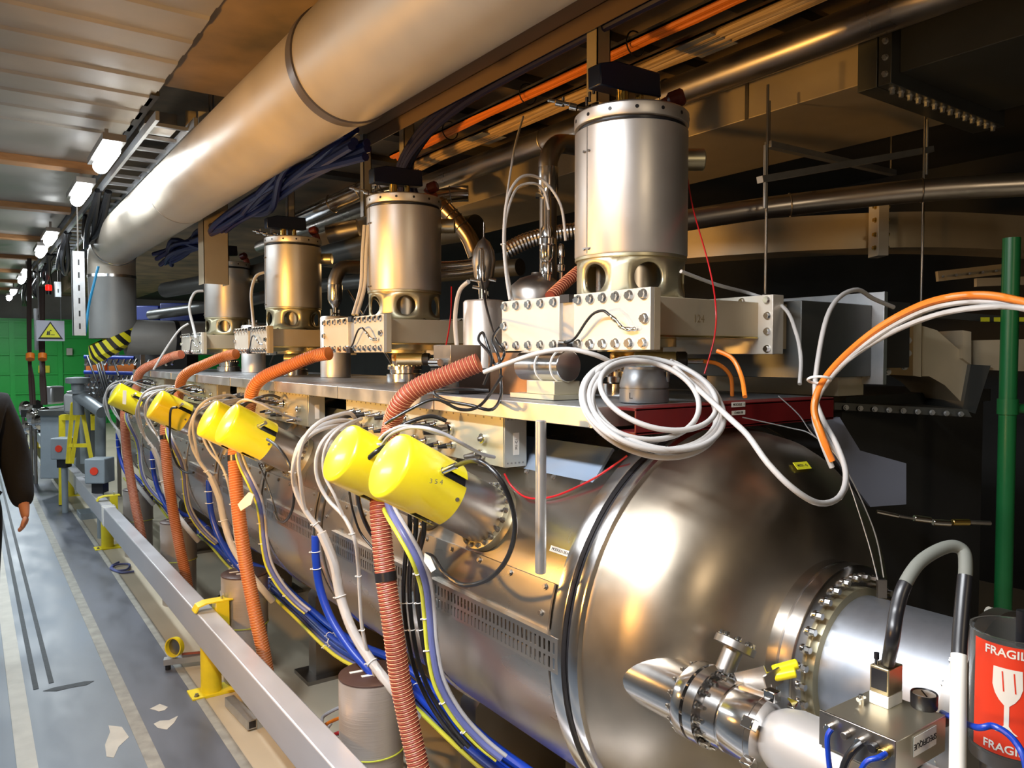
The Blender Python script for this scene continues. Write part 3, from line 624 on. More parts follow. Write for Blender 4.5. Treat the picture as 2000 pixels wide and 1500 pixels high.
text('3 5 4', 'marker_writing', ink, p0, PD(852, 941, 1.885), (0.75, -0.62, -0.1), (0.2, 0.1, 1), 0.012, ext=0.0003)
caps = [p0]
for y, lab in ((2.06, 'yellow capped steel cylinder just behind the nearest one, with a black looped lead between them'), (3.25, 'yellow capped steel cylinder, third along the vessel, front one of the middle pair'),
               (3.56, 'yellow capped steel cylinder half hidden behind the front cap of the middle pair'), (4.75, 'yellow capped steel cylinder, last but one of the visible row, framed by white cables'), (6.25, 'yellow capped steel cylinder farthest along the vessel, with a white tag')):
    caps.append(copy_tree(p0, (0, y - 1.75, 0), lab))
q_ = [PD(x, y, 4.95) for x, y in ((240, 762), (247, 763), (246, 790), (239, 789))]; MB().prism(q_, F * 0.002).build('white_tag', label_w, caps[5])
for c in caps[1:]:
    for ch in list(c.children):
        if ch.name.startswith('marker_writing'): bpy.data.objects.remove(ch)

# floor canister beside the rail
fc = thing('floor_canister', (1.11, 2.41, 0.0), 'grey steel floor canister with brown lid and two white strips, nearest of the row', 'canister', 'brown lidded floor canisters')
MB().lathe([(0.105, 0.0), (0.107, 0.29), (0.112, 0.292), (0.1125, 0.535), (0.1125, 0.543)], (1.11, 2.41, 0), (0, 0, 1), 56).build('canister_body', mat('corrugated_canister', (0.50, 0.45, 0.41), 0.42, 0.6, bump=0.15, nscale=30, stretch=(.2, .2, 6)), fc)
MB().lathe([(0.1125, 0.541), (0.1125, 0.547), (0.110, 0.549)], (1.11, 2.41, 0), (0, 0, 1), 56).build('lid', brown, fc)
MB().torus((1.11, 2.41, 0.295), (0, 0, 1), 0.1125, 0.003, 56).build('yellow_band', yel_c, fc)
for dy, L in ((0.02, 0.055), (-0.012, 0.034)): MB().obox((1.10, 2.41 + dy * 1.5, 0.550), (cos(-TH), sin(-TH) + 0.45, 0), L, 0.007, 0.0008).build('white_strip', label_w, fc)

def rep(o, fmt, ks=(1, 2, 3)):
    out = [o]
    for k in ks: out.append(copy_tree(o, (0, 1.5 * k, 0), fmt % ORD[k]))
    return out
rep(cn, 'tall satin grey canister, %s of the row on the platform')
rep(hd, 'black angular housing with brass posts on the %s canister lid')
rep(vl, 'small shiny valve cluster at the lid edge of the %s canister', (1, 2))
hs_ = rep(fh, 'bolted plate housing in front of the %s canister')
wgs = rep(wg, 'beige rectangular waveguide under the %s canister')
for o in wgs[1:]:
    for ch in list(o.children):
        if ch.name.startswith('stamped'): bpy.data.objects.remove(ch)
rep(cp, 'amber ringed steel coupler column below the %s canister')
rep(gg, 'small gauge head with orange lead beside the coupler column of the %s canister', (1, 2))
rep(pt, 'upright steel pot on the platform behind the bolted housing of the %s canister', (1, 2))
el.location += Vector((0, 1.5, 0)); el['label'] = 'curved steel elbow pipe rising from the steel pot left of the second nearest canister'
e2_ = copy_tree(el, (0.2, -1.65, 0.34), 'curved steel elbow pipe beside the nearest canister, high up')
MB().cyl((1.853, 2.38, 1.522), (1.853, 2.38, 2.25), 0.034, 24).build('riser', dark_steel, e2_)
ibs = rep(ib, 'flat metal instrument box full of connectors below the platform, %s of the row')
for o in ibs[1:]:
    for ch in list(o.children):
        if ch.name.startswith('label_sticker'):
            for t in list(ch.children): bpy.data.objects.remove(t)
rep(fc, 'grey steel floor canister with brown lid beside the rail, %s of the row')

# ------------------------------------------------------------------ overhead: big pipe, trays, ducts
PXX, PZZ, PR = 1.10, 2.66, 0.20
op = thing('overhead_pipe', (PXX, 3, PZZ), 'very large clad overhead pipe running along the ceiling and bending down at its far end', 'pipe')
MB().lathe([(PR, -2.4), (PR, 2.56)], (PXX, 0, PZZ), (0, 1, 0), 72).build('pipe_run', pipe_m, op)
MB().lathe([(PR - 0.004, 2.56), (PR - 0.004, 7.75)], (PXX, 0, PZZ), (0, 1, 0), 72).build('pipe_run', pipe_m, op)
MB().lathe([(PR - .004, 2.545), (PR + 0.006, 2.55), (PR + 0.007, 2.575), (PR + 0.006, 2.60), (PR - .004, 2.605)], (PXX, 0, PZZ), (0, 1, 0), 72).build('joint_band', mat('joint_band_metal', (0.16, 0.13, 0.11), 0.35, 0.5), op)
for yy in (5.1,): MB().lathe([(PR - .005, yy), (PR - 0.001, yy + .002), (PR - .001, yy + 0.012), (PR - .005, yy + .014)], (PXX, 0, PZZ), (0, 1, 0), 72).build('seam', pipeg, op)
eb = [(PXX, 7.70, PZZ), (PXX, 7.86, PZZ - 0.01), (PXX, 7.95, PZZ - 0.06), (PXX, 8.00, PZZ - 0.16), (PXX, 8.00, PZZ - 0.3)]
MB().tube(spline(eb, 4), PR, 56).build('elbow', pipe_m, op)
MB().torus((PXX, 7.72, PZZ), (0, 1, 0), PR + 0.002, 0.007, 56).build('elbow_ring', polish, op)
MB().cyl((PXX, 8.0, 2.38), (PXX, 8.0, 1.80), PR, 56).build('drop_pipe', pipeg, op)
MB().cyl((PXX, 8.0, 2.385), (PXX, 8.0, 2.36), PR + 0.004, 56).build('drop_ring', polish, op)
hz = bpy.data.materials.new('hazard_tape'); hz.use_nodes = True; nt = hz.node_tree; b = nt.nodes['Principled BSDF']; b.inputs['Roughness'].default_value = 0.4
tc = nt.nodes.new('ShaderNodeTexCoord'); mp = nt.nodes.new('ShaderNodeMapping'); mp.inputs['Rotation'].default_value = (0, R(40), R(30)); wv = nt.nodes.new('ShaderNodeTexWave'); wv.inputs['Scale'].default_value = 4.5; wv.inputs['Distortion'].default_value = 1.5
rp = nt.nodes.new('ShaderNodeValToRGB'); rp.color_ramp.interpolation = 'CONSTANT'; rp.color_ramp.elements[0].color = (0.01, 0.01, 0.01, 1); rp.color_ramp.elements[1].position = 0.5; rp.color_ramp.elements[1].color = (0.75, 0.68, 0.02, 1)
nt.links.new(tc.outputs['Object'], mp.inputs[0]); nt.links.new(mp.outputs[0], wv.inputs[0]); nt.links.new(wv.outputs[0], rp.inputs[0]); nt.links.new(rp.outputs[0], b.inputs['Base Color'])
m = MB(); K = 40; P = []
for i in range(K):
    q = 2 * pi * i / K; x, y_ = cos(q), sin(q); tilt = 0.10 * x
    for dz, rr_ in ((0.07, PR + 0.004), (-0.05, PR + 0.004), (-0.10, PR * 0.8)): P.append((PXX + rr_ * x, 8.0 + rr_ * y_, 1.76 + dz + tilt))
m.add(P, [(3 * i + k, 3 * ((i + 1) % K) + k, 3 * ((i + 1) % K) + k + 1, 3 * i + k + 1) for i in range(K) for k in (0, 1)] + [tuple(3 * i + 2 for i in range(K))])
m.build('hazard_tape', hz, op, label='black and yellow hazard tape')
xp = thing('cross_pipe', (2.0, 8.0, 1.65), 'grey horizontal pipe leading right from the taped bottom of the large overhead pipe', 'pipe')
MB().cyl((1.20, 8.0, 1.815), (2.9, 8.0, 1.815), 0.165, 48).build('pipe_run', pipeg, xp)
MB().cyl((1.62, 8.0, 1.815), (1.66, 8.0, 1.815), 0.168, 48).build('joint_band', blackp, xp)
st = MB(); st.tube(spline([PD(192, 520, 6.75), PD(182, 560, 6.75), (PD(173, 600, 6.8)), PD(166, 655, 6.8)], 6), 0.012, 6); tag(st.build('blue_strap', skywhite), 'light blue strap hanging in front of the dropping grey pipe', 'strap')

def run_tray(name, x0, x1, z0, z1, y0, y1, mt, lab, cat, cables=0, cm=None, r=0.012):
    t = thing(name, ((x0 + x1) / 2, (y0 + y1) / 2, z0), lab, cat)
    m = MB(); m.box(x0, x0 + 0.006, y0, y1, z0, z1); m.box(x1 - 0.006, x1, y0, y1, z0, z1); m.box(x0, x1, y0, y1, z0, z0 + 0.005); m.build('tray_channel', mt, t)
    for i in range(cables):
        rs_ = random.Random(i + int(x0 * 100)); xx = x0 + 0.015 + (x1 - x0 - 0.03) * (i + 0.5) / cables
        pts = spline([(xx + rs_.uniform(-.012, .012), y0 + (y1 - y0) * k / 14, z0 - r * 0.6 + rs_.uniform(-.006, .006)) for k in range(15)], 3)
        m = MB().tube(pts, r, 8).build('cable', cm if not isinstance(cm, list) else cm[i % len(cm)], t)
    return t
t = run_tray('cable_tray', 1.50, 1.70, 2.78, 2.86, -2.2, 3.72, tray_n, 'brown perforated cable tray running beside the large overhead pipe', 'cable tray')
m = MB(); m.box(1.698, 1.702, -2.2, 3.72, 2.715, 2.79); m.build('side_rail', tray_n, t)
t = thing('cable_bundle', (1.76, 2, 2.76), 'dark blue cable bundle hanging beside the brown tray and dropping at its end', 'cables')
for i in range(7):
    rs_ = random.Random(i); dx, dz = rs_.uniform(-.035, .035), rs_.uniform(-.035, .035)
    pts = spline([(1.80 + dx, -2, 2.78 + dz), (1.80 + dx, 0.5, 2.77 + dz), (1.80 + dx, 2.4, 2.78 + dz), (1.81 + dx, 3.1, 2.74 + dz), (1.80 + dx, 3.45, 2.60 + dz), (1.80 + dx + .02 * i, 3.6, 2.42 + dz)], 6)
    MB().tube(pts, 0.016, 8).build('cable', navy_c, t)
t = thing('cable_bundle', (1.42, 5.4, 2.6), 'deep blue cable bundle running below the large pipe toward its far end', 'cables')
for i in range(9):
    rs_ = random.Random(i + 50); MB().tube(spline([(1.44 + rs_.uniform(-.08, .08), 3.3 + .7 * j, 2.62 + 0.03 * sin(j * 2.0 + i) + rs_.uniform(-.06, .06) - .02 * j) for j in range(7)], 5), 0.02, 8).build('cable', MATS['deep_blue_cable'] if i else mat('deep_blue_cable', (0.003, 0.010, 0.10), 0.4), t)
t = run_tray('cable_tray', 1.97, 2.04, 2.775, 2.79, -2.2, 4.0, dark_steel, 'tray packed with bright orange cables above the nearest canister', 'cable tray', 4, orange_c, 0.011)
for k in range(9): MB().torus((2.005, -1.9 + 0.66 * k, 2.775), (0, 1, 0), 0.045, 0.003, 20, 5).build('cable_tie', black_c, t)
t = run_tray('cable_tray', 2.06, 2.18, 2.735, 2.75, -2.2, 4.0, dark_steel, 'tray of pale beige cables next to the orange cables', 'cable tray', 8, [tray_b, tray_b, mat('beige_cable', (0.62, 0.44, 0.24), 0.5)], 0.010)
for k, yy in enumerate((0.35, 1.75, 3.15)): MB().box(2.05, 2.19, yy, yy + 0.16, 2.718, 2.722).build('grey_wrap', pipeg, t)
# hangers
def hanger(x, y, z0, z1, lab, w_=0.045, mt=galv, slots=True, grp=None):
    t = thing('hanging_channel', (x, y, z0), lab, 'channel', grp)
    m = MB(); m.box(x - w_ / 2, x - w_ / 2 + .004, y, y + w_ * .9, z0, z1); m.box(x + w_ / 2 - .004, x + w_ / 2, y, y + w_ * .9, z0, z1); m.box(x - w_ / 2, x + w_ / 2, y, y + .004, z0, z1); m.build('channel', mt, t)
    zc_ = 3.03 if x < 0.824 else (3.62 if x < 1.75 else 3.06)
    if z1 < zc_ - 0.02 and y > 5: MB().cyl((x, y + .02, z1), (x, y + .02, zc_), 0.006, 8).build('hanging_rod', dark_steel, t)
    if slots:
        m = MB(); z = z0 + 0.05
        while z < z1 - 0.05: m.box(x - 0.006, x + 0.006, y - 0.0015, y + 0.0005, z, z + 0.045).sep(); z += 0.10
        m.build_each('slot', blackp, t)
    return t
hanger(1.70, 3.70, 2.36, 2.86, 'grey vertical channel holding the brown tray above the second canister', slots=False)
hanger(1.93, 3.68, 2.36, 3.0, 'orange lit vertical bracket hanging right of the second canister lid', 0.06, wg_m, False)
hanger(1.78, 1.98, 2.50, 3.05, 'olive grey vertical bracket hanging beside the nearest canister housing', 0.06, wg_m, False)
hanger(1.70, 4.85, 2.2, 3.0, 'grey vertical channel above the third nearest canister', slots=False)
hanger(1.45, 5.7, 2.15, 2.9, 'olive vertical plate hanging below the large pipe near the farthest canister', 0.17, wg_m, False)
hanger(0.715, 6.9, 1.80, 2.46, 'white slotted hanging channel just left of the dropping pipe', 0.09)
hanger(0.80, 12.6, 1.72, 2.3, 'small white slotted hanging channel beyond the warning sign', 0.10)
hanger(0.88, 10.6, 2.34, 2.52, 'small white slotted hanging channel above the warning sign, below the red lamp', 0.07)
# steel pipes along the right
def pipe(name, pts, r, mt, lab, seg=28, n=8, bands=(), cat='pipe'):
    t = thing(name, Vector(pts[len(pts) // 2]), lab, cat); sp = spline(pts, n); MB().tube(sp, r, seg).build('pipe_run', mt, t)
    for f in bands:
        i = min(len(sp) - 2, int(f * (len(sp) - 1))); MB().torus(sp[i], sp[i + 1] - sp[i], r * 1.04, r * 0.07, 28, 6).build('clamp_band', dark_steel, t)
    return t
pipe('steel_pipe', [(2.32, -2.2, 2.69), (2.32, 1.0, 2.69), (2.32, 4.2, 2.69), (2.32, 7.5, 2.69)], 0.058, pipe_s, 'long stainless pipe crossing the upper right beside the duct', bands=(0.33, 0.48, 0.55))
pipe('steel_pipe', [PD(1330, 432, 2.9), PD(1470, 410, 2.85), PD(1620, 391, 2.8), PD(1800, 372, 2.7), PD(2010, 360, 2.6), PD(2200, 352, 2.5)], 0.040, pipe_s, 'thin stainless pipe crossing above the curved beige waveguide at right', bands=(0.3, 0.6))
pipe('steel_pipe', [PD(560, 440, 5.2), PD(640, 402, 5.0), PD(700, 375, 4.9), PD(745, 357, 4.8), PD(800, 350, 4.8)], 0.055, polish, 'shiny flexible pipe rising behind the second and third canisters', bands=(0.3, 0.55, 0.75))
pipe('steel_pipe', [PD(820, 395, 4.4), PD(880, 380, 4.4), PD(915, 378, 4.4)], 0.045, polish, 'short capped steel pipe just right of the second canister lid', bands=(0.5,))
pipe('steel_pipe', [PD(855, 395, 4.2), PD(885, 425, 4.2), PD(915, 462, 4.2), PD(930, 500, 4.2)], 0.045, mat('ribbed_pipe', (0.45, 0.35, 0.25), 0.3, 1), 'slanting ribbed pipe behind the second canister', bands=(0.1, 0.2, 0.3, 0.4, 0.5))
pipe('steel_pipe', [PD(700, 445, 5.0), PD(665, 452, 5.0), PD(640, 458, 5.0)], 0.06, dark_steel, 'dark round pipe end between the second and third canisters')
def braid(pts, r, lab):
    t = thing('braided_hose', Vector(pts[1]), lab, 'hose'); sp = resample(spline(pts, 8), 0.008)
    MB().tube(sp, lambda i: r * (1 + 0.10 * (i % 2)), 18).build('braid', polish, t); return t
braid([PD(770, 522, 3.9), PD(850, 520, 3.9), PD(890, 518, 3.9), PD(925, 514, 3.9), PD(960, 500, 3.9)], 0.022, 'upper braided steel hose between the second canister and the oval fitting')
braid([PD(770, 537, 3.9), PD(850, 535, 3.9), PD(890, 533, 3.9), PD(925, 528, 3.9), PD(960, 514, 3.9)], 0.018, 'lower braided steel hose between the second canister and the oval fitting')
braid([PD(985, 492, 3.4), PD(1030, 470, 3.4), PD(1075, 458, 3.4), PD(1130, 450, 3.4)], 0.035, 'dark braided hose passing behind the nearest canister on its left')
# rectangular ducts
du = thing('overhead_duct', (2.95, 2, 2.59), 'wide flat overhead waveguide duct at upper right, bolted at a flange', 'duct')
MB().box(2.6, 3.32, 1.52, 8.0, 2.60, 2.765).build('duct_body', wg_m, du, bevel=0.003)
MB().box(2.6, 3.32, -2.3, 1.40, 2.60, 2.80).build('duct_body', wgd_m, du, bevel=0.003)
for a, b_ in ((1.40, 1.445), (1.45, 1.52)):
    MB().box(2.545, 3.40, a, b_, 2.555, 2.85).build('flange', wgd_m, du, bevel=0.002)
m = MB()
for i in range(14): m.bolt((2.60 + i * 0.058, 1.425, 2.556), (0, 0, -1), 0.009, 0.02)
for i in range(5): m.bolt((2.546, 1.42, 2.59 + i * 0.055), (-1, 0, 0), 0.008, 0.014)
m.build_each('bolt', galv, du)
MB().cyl((2.60, 0.82, 2.70), (2.585, 0.82, 2.70), 0.04, 28).build('port_ring', dark_steel, du)
label_plate(du, (2.598, 0.80, 2.63), (0, -1, 0), (0, 0, 1), 0.07, 0.022, MATS['grey_concrete'], '', 0.01)
MB().box(2.595, 2.60, 2.02, 2.035, 2.60, 2.765).build('rib', dark_steel, du)
# curved waveguide
pts = [PD(1250, 478, 3.75), PD(1340, 471, 3.62), PD(1430, 461, 3.5), PD(1520, 454, 3.4), PD(1610, 449, 3.33), PD(1700, 447, 3.28), PD(1800, 446, 3.25), PD(1900, 448, 3.28), PD(2010, 456, 3.36), PD(2150, 470, 3.5)]
z_ = 2.175; sp = spline([(p.x, p.y, z_) for p in pts], 6); cw = thing('curved_waveguide', sp[len(sp) // 2], 'long beige waveguide curving across the right side in mid air', 'waveguide')
m = MB(); n = len(sp)
for i, p in enumerate(sp):
    t_ = (sp[min(i + 1, n - 1)] - sp[max(i - 1, 0)]).normalized(); nn = Vector((t_.y, -t_.x, 0))
    if nn.dot(Vector((1, 1, 0))) < 0: nn = -nn
    for (a, b_) in ((0, -0.075), (0, 0.075), (0.22, 0.075), (0.22, -0.075)): m.v.append(p + nn * a + Vector((0, 0, b_)))
for i in range(n - 1):
    for k in range(4): m.f.append((4 * i + k, 4 * i + (k + 1) % 4, 4 * i + 4 + (k + 1) % 4, 4 * i + 4 + k))
m.f += [(0, 1, 2, 3), (4 * n - 4, 4 * n - 1, 4 * n - 2, 4 * n - 3)]; m.build('duct_body', wg_m, cw, smooth=60)
c0 = PD(1716, 447, 3.22); fl = MB().obox((c0.x, c0.y, 2.175), RT, 0.022, 0.045, 0.12, (0, 0, 1)).build('flange', plate_m, cw, bevel=0.002)
m = MB()
for z in (-0.085, -0.03, 0.03, 0.085):
    for s in (-1, 1): m.bolt(Vector((c0.x, c0.y, 2.175 + z)) + RT * 0.022 * s - Vector((F.x, F.y, 0)) * 0.02, RT * s, 0.008, 0.012)
m.build_each('bolt', brass, fl)
# hung struts and rods
def strut(a, b_, lab, w_=0.03):
    t = thing('strut_channel', (a + b_) / 2, lab, 'strut'); MB().bar(a, b_, w_, w_ * 0.8).build('channel', galv, t, bevel=0.001); return t
a, b_ = PD(1484, 351, 2.7), PD(1818, 292, 3.1); t = strut(a, b_, 'galvanised strut hung horizontally, lit orange at its right end, upper right')
for x, y, c in ((1484, 351, 2.7), (1818, 292, 3.1)):
    p = PD(x + (10 if x < 1600 else -8), y, c); MB().cyl(p + Vector((0, 0, -0.1)), p + Vector((0, 0, 0.12)), 0.006, 10).build('nut_rod', galv, t)
t = strut(PD(1500, 282, 2.9), PD(1745, 338, 3.5), 'darker strut crossing behind the galvanised one, upper right')
for a in (PD(1502, 282, 2.9), PD(1740, 337, 3.5)): MB().cyl(a, (a.x, a.y, 2.6 if a.x < 3.3 else 3.06), 0.005, 8).build('hanging_rod', dark_steel, t)
for x, c, y0, y1, lab in ((1500, 2.72, 150, 590, 'thin threaded rod hanging left, passing beside the waveguide end plate'), (1806, 3.05, 262, 730, 'thin threaded rod hanging right, ending in a shiny nut')):
    a = PD(x, y0, c); b_ = PD(x - 6, y1, c); b_ = Vector((a.x, a.y, b_.z)); t = thing('threaded_rod', b_, lab, 'rod'); MB().cyl(b_, Vector((a.x, a.y, 2.6)), 0.005, 10).build('rod', dark_steel, t)
    MB().cyl(b_ + Vector((0, 0, 0)), b_ + Vector((0, 0, 0.03)), 0.012, 6).build('nut', chrome, t)
# things on the right
dx = thing('dark_duct_box', (2.17, 1.6, 1.57), 'dark grey duct box with a pale end edge, right of the nearest waveguide', 'duct')
MB().box(1.96, 2.33, 1.33, 1.9, 1.575, 1.80).build('duct_body', wgd_m, dx, bevel=0.002); MB().box(2.33, 2.35, 1.29, 1.92, 1.55, 1.84).build('end_flange', galv, dx, bevel=0.001)
MB().box(2.35, 2.62, 1.36, 1.86, 1.60, 1.82).build('duct_tail', wallc, dx)
MB().box(1.93, 1.965, 1.38, 1.98, 1.66, 1.79).build('neck', wg_m, dx)
MB().box(2.20, 2.34, 1.36, 1.88, 1.515, 1.574).build('foot_block', wg_m, dx)
q0 = PY(1716, 657, 1.359); MB().prism([q0 + Vector((-.016, 0, -.012)), q0 + Vector((.016, 0, -.012)), q0 + Vector((0, 0, .018))], (0, -0.001, 0)).build('warning_triangle', label_y, dx)
wc = thing('wide_waveguide_elbow', PD(1850, 700, 2.7), 'beige waveguide elbow with bolted flanges in the dark at far right', 'waveguide')
bk = Vector((F.x, F.y, 0)) * 0.3
MB().prism([PD(x, y, 2.7) for x, y in ((1800, 636), (1830, 645), (1870, 680), (1893, 700), (1898, 735), (1882, 790), (1845, 752), (1815, 735), (1800, 735))], bk).build('elbow_body', wg_m, wc)
MB().prism([PD(x, y, 2.68) for x, y in ((1784, 608), (1800, 608), (1799, 736), (1783, 734))], bk).build('flange', wg_m, wc)
MB().prism([PD(x, y, 2.68) for x, y in ((1880, 645), (1897, 648), (1897, 712), (1880, 700))], bk).build('flange', wg_m, wc)
MB().prism([PD(x, y, 2.7) for x, y in ((1897, 665), (2100, 660), (2100, 728), (1897, 722))], bk).build('straight_duct', wg_m, wc)
MB().prism([PD(x, y, 2.68) for x, y in ((1896, 712), (1935, 714), (1905, 808), (1880, 800))], bk).build('flange', wgd_m, wc)
pr_ = MB().prism([PD(x, y, 2.6) for x, y in ((1630, 786), (1890, 800), (1898, 815), (1630, 800))], Vector((F.x, F.y, 0)) * 0.5).build('flange', wgd_m, wc)
m = MB()
for i in range(9): m.bolt(PD(1652 + 28 * i, 796 + i * 1.6, 2.59), -F, 0.007, 0.01)
for x, y in ((1700, 725), (1733, 726), (1766, 716), (1773, 690), (1773, 665)): m.bolt(PD(x, y, 2.66), -F, 0.009, 0.012)
m.build_each('bolt', galv, pr_)
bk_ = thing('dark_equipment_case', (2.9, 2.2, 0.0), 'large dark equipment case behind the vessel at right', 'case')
MB().box(2.45, 3.5, 1.5, 3.2, 0.02, 1.45).build('case_body', wallc, bk_); MB().box(2.44, 3.52, 1.48, 3.22, 1.45, 1.50).build('case_top', wgd_m, bk_)  # body colour lowered to stand in for the dim right background
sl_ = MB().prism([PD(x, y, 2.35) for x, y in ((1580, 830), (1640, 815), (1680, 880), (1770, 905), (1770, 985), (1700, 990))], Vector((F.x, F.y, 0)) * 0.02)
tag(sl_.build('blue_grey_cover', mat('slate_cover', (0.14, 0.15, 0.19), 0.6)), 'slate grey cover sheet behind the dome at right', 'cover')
gp = thing('green_pole', (PD(1962, 1000, 2.5).x, PD(1962, 1000, 2.5).y, 0), 'dark green vertical scaffold pole at the right edge', 'pole')
q0 = PD(1968, 800, 2.5); MB().cyl((q0.x, q0.y, 0.0), (q0.x, q0.y, 2.02), 0.026, 24).build('pole', greenp, gp); MB().cyl((q0.x, q0.y, 1.47), (q0.x + 0.7, q0.y - 0.5, 1.44), 0.016, 16).build('cross_bar', greenp, gp); MB().cyl((q0.x, q0.y, 1.45), (q0.x, q0.y, 1.50), 0.031, 24).build('collar', greenp, gp)
sr = thing('perforated_angle', PD(1880, 530, 3.4), 'orange lit perforated angle bars behind the green pole', 'bars')
m = MB(); m.bar(PD(1830, 540, 3.4), PD(1965, 525, 3.4), 0.02, 0.045); m.build('bar', wg_m, sr); MB().bar(PD(1905, 552, 3.3), PD(2010, 548, 3.3), 0.02, 0.035).build('bar', wg_m, sr)
m = MB()
for i in range(5): m.cyl(PD(1842 + i * 26, 540 - i * 2.8, 3.38), PD(1842 + i * 26, 540 - i * 2.8, 3.36), 0.006, 8).sep()
m.build_each('bolt', chrome, sr)
wr = thing('probe_rod', PD(1800, 1015, 2.1), 'thin jointed metal rod with a yellow band behind the dome', 'rod')
for (x0, y0, x1, y1, r, mt) in ((1712, 999, 1755, 1008, .005, chrome), (1755, 1008, 1785, 1013, .004, dark_steel), (1785, 1012, 1818, 1016, .009, chrome), (1822, 1020, 1856, 1022, .009, chrome), (1860, 1020, 1893, 1020, .009, brass), (1893, 1020, 1935, 1022, .006, dark_steel)):
    MB().cyl(PD(x0, y0, 2.1), PD(x1, y1, 2.1), r, 14, bv=.001).build('segment', mt, wr)
yb2 = thing('yellow_rail_labels', PD(1960, 625, 3.2), 'row of small yellow labels on a bar behind the green pole', 'labels')
MB().bar(PD(1800, 612, 3.25), PD(2060, 632, 3.25), 0.02, 0.03).build('bar', wgd_m, yb2)
for x in (1924, 1950, 1976, 1995): MB().obox(PD(x, 624, 3.2), RT, 0.018, 0.002, 0.009, UP).build('label_sticker', label_y, yb2)
# misc on the platform's near end
gc = thing('round_sensor', (1.40, 1.40, 1.522), 'grey round metal cap marked L, standing inside the white cable coil', 'cap')
cxx, cyy = 1.40, 1.40
MB().lathe([(0.060, 1.522), (0.062, 1.524), (0.062, 1.556), (0.059, 1.5565), (0.059, 1.5595), (0.062, 1.560), (0.062, 1.568), (0.052, 1.604), (0.050, 1.606), (0.050, 1.612), (0.046, 1.614), (0.044, 1.610)], (cxx, cyy, 0), (0, 0, 1), 64).build('cap_body', mat('anodised_grey', (0.17, 0.18, 0.19), 0.42, 0.6), gc)
dv = (Vector((0, 0, 0)) - Vector((cxx, cyy, 0))).normalized(); dv = (Matrix.Rotation(R(-32), 3, 'Z') @ dv)
rr_ = Vector((-dv.y, dv.x, 0)); lp = Vector((cxx, cyy, 1.540)) + dv * 0.0622
text('L', 'engraved_letter', ink, gc, lp, rr_, (0, 0, 1), 0.015, bold=0.0005)
MB().cyl((cxx + 0.03, cyy - 0.05, 1.575), (cxx + 0.03, cyy - 0.052, 1.60), 0.006, 12).build('rib', MATS['anodised_grey'], gc)
sb = thing('side_cylinder', (1.30, 1.72, 1.53), 'shiny aluminium cylinder lying strapped on a beige block at the platform corner', 'cylinder')
MB().box(1.265, 1.375, 1.60, 1.80, 1.522, 1.535).build('base_slab', box_m, sb); MB().box(1.275, 1.365, 1.61, 1.735, 1.535, 1.572).build('block', box_m, sb, bevel=0.002)
MB().lathe([(0.041, 1.80), (0.043, 1.798), (0.043, 1.605), (0.041, 1.603), (0.0, 1.602)], (1.32, 0, 1.612), (0, 1, 0), 48).build('cylinder_body', polish, sb)
for yy in (1.63, 1.70): MB().torus((1.32, yy, 1.612), (0, 1, 0), 0.0445, 0.0018, 40, 6).build('strap', tie_m, sb)
cpl = tag(MB().box(1.362, 1.37, 1.835, 2.06, 1.522, 1.65).build('copper_sheet', mat('copper_tinted_sheet', (0.55, 0.33, 0.20), 0.35, 0.9, noise=0.3, nscale=12, bump=.2)), 'copper tinted metal sheet standing below the nearest bolted housing', 'sheet')
jb = thing('connector_block', (1.27, 2.15, 1.522), 'small steel block with shiny connectors at the upper end of the nearest red hose', 'block')
MB().box(1.245, 1.36, 2.10, 2.21, 1.61, 1.675).build('upper_bracket', dark_steel, jb, bevel=0.001); MB().box(1.23, 1.25, 2.235, 2.262, 1.522, 1.580).build('beige_post', box_m, jb); 
for z in (1.54, 1.575): MB().cyl((1.235, 2.14, z), (1.235, 2.225, z), 0.008, 14).build('fitting', chrome, jb)
MB().cyl((1.225, 2.13, 1.618), (1.225, 2.19, 1.618), 0.012, 16).build('fitting', chrome, jb); MB().box(1.245, 1.36, 2.05, 2.23, 1.522, 1.60).build('lower_block', blackp, jb)
# bell and valve left of the nearest canister
bv = thing('bell_valve', (1.60, 2.12, 1.66), 'polished bell shaped dome with tall vertical valve stem left of the nearest canister', 'valve')
q0 = PD(1048, 560, 2.75)
MB().lathe([(0.10, -0.06), (0.10, -0.02), (0.09, 0.005), (0.06, 0.03), (0.02, 0.042), (0.018, 0.05)], q0, (0, 0, 1), 40).build('bell', dark_steel, bv, smooth=60)
b1 = PD(1068, 570, 2.7)
MB().lathe([(0.016, 0), (0.016, 0.06), (0.02, 0.062), (0.02, 0.10), (0.016, 0.105), (0.024, 0.12), (0.024, 0.16), (0.03, 0.165), (0.03, 0.185), (0.022, 0.19), (0.022, 0.22), (0.016, 0.23), (0.016, 0.32), (0.012, 0.33), (0.012, 0.36)], b1, (0, 0, 1), 24).build('stem', chrome, bv)
b1 = PD(1096, 560, 2.7); MB().lathe([(0.006, 0), (0.006, 0.05), (0.014, 0.055), (0.014, 0.075), (0.007, 0.08), (0.007, 0.1), (0.012, 0.105), (0.012, 0.14), (0.006, 0.15)], b1, (0, 0, 1), 18).build('small_stem', chrome, bv)
MB().obox(PD(1056, 382, 2.7), RT, 0.018, 0.012, 0.008).build('clamp', chrome, bv)
ov = thing('oval_fitting', PD(943, 500, 2.95), 'dark polished oval fitting with a needle tip above the tall steel pot', 'fitting')
MB().lathe([(0.001, -0.115), (0.018, -0.10), (0.038, -0.06), (0.046, 0), (0.040, 0.04), (0.022, 0.075), (0.006, 0.088), (0.003, 0.095), (0.002, 0.15)], PD(945, 510, 2.98), (0, 0, 1), 36).build('oval_body', dark_steel, ov, smooth=70)
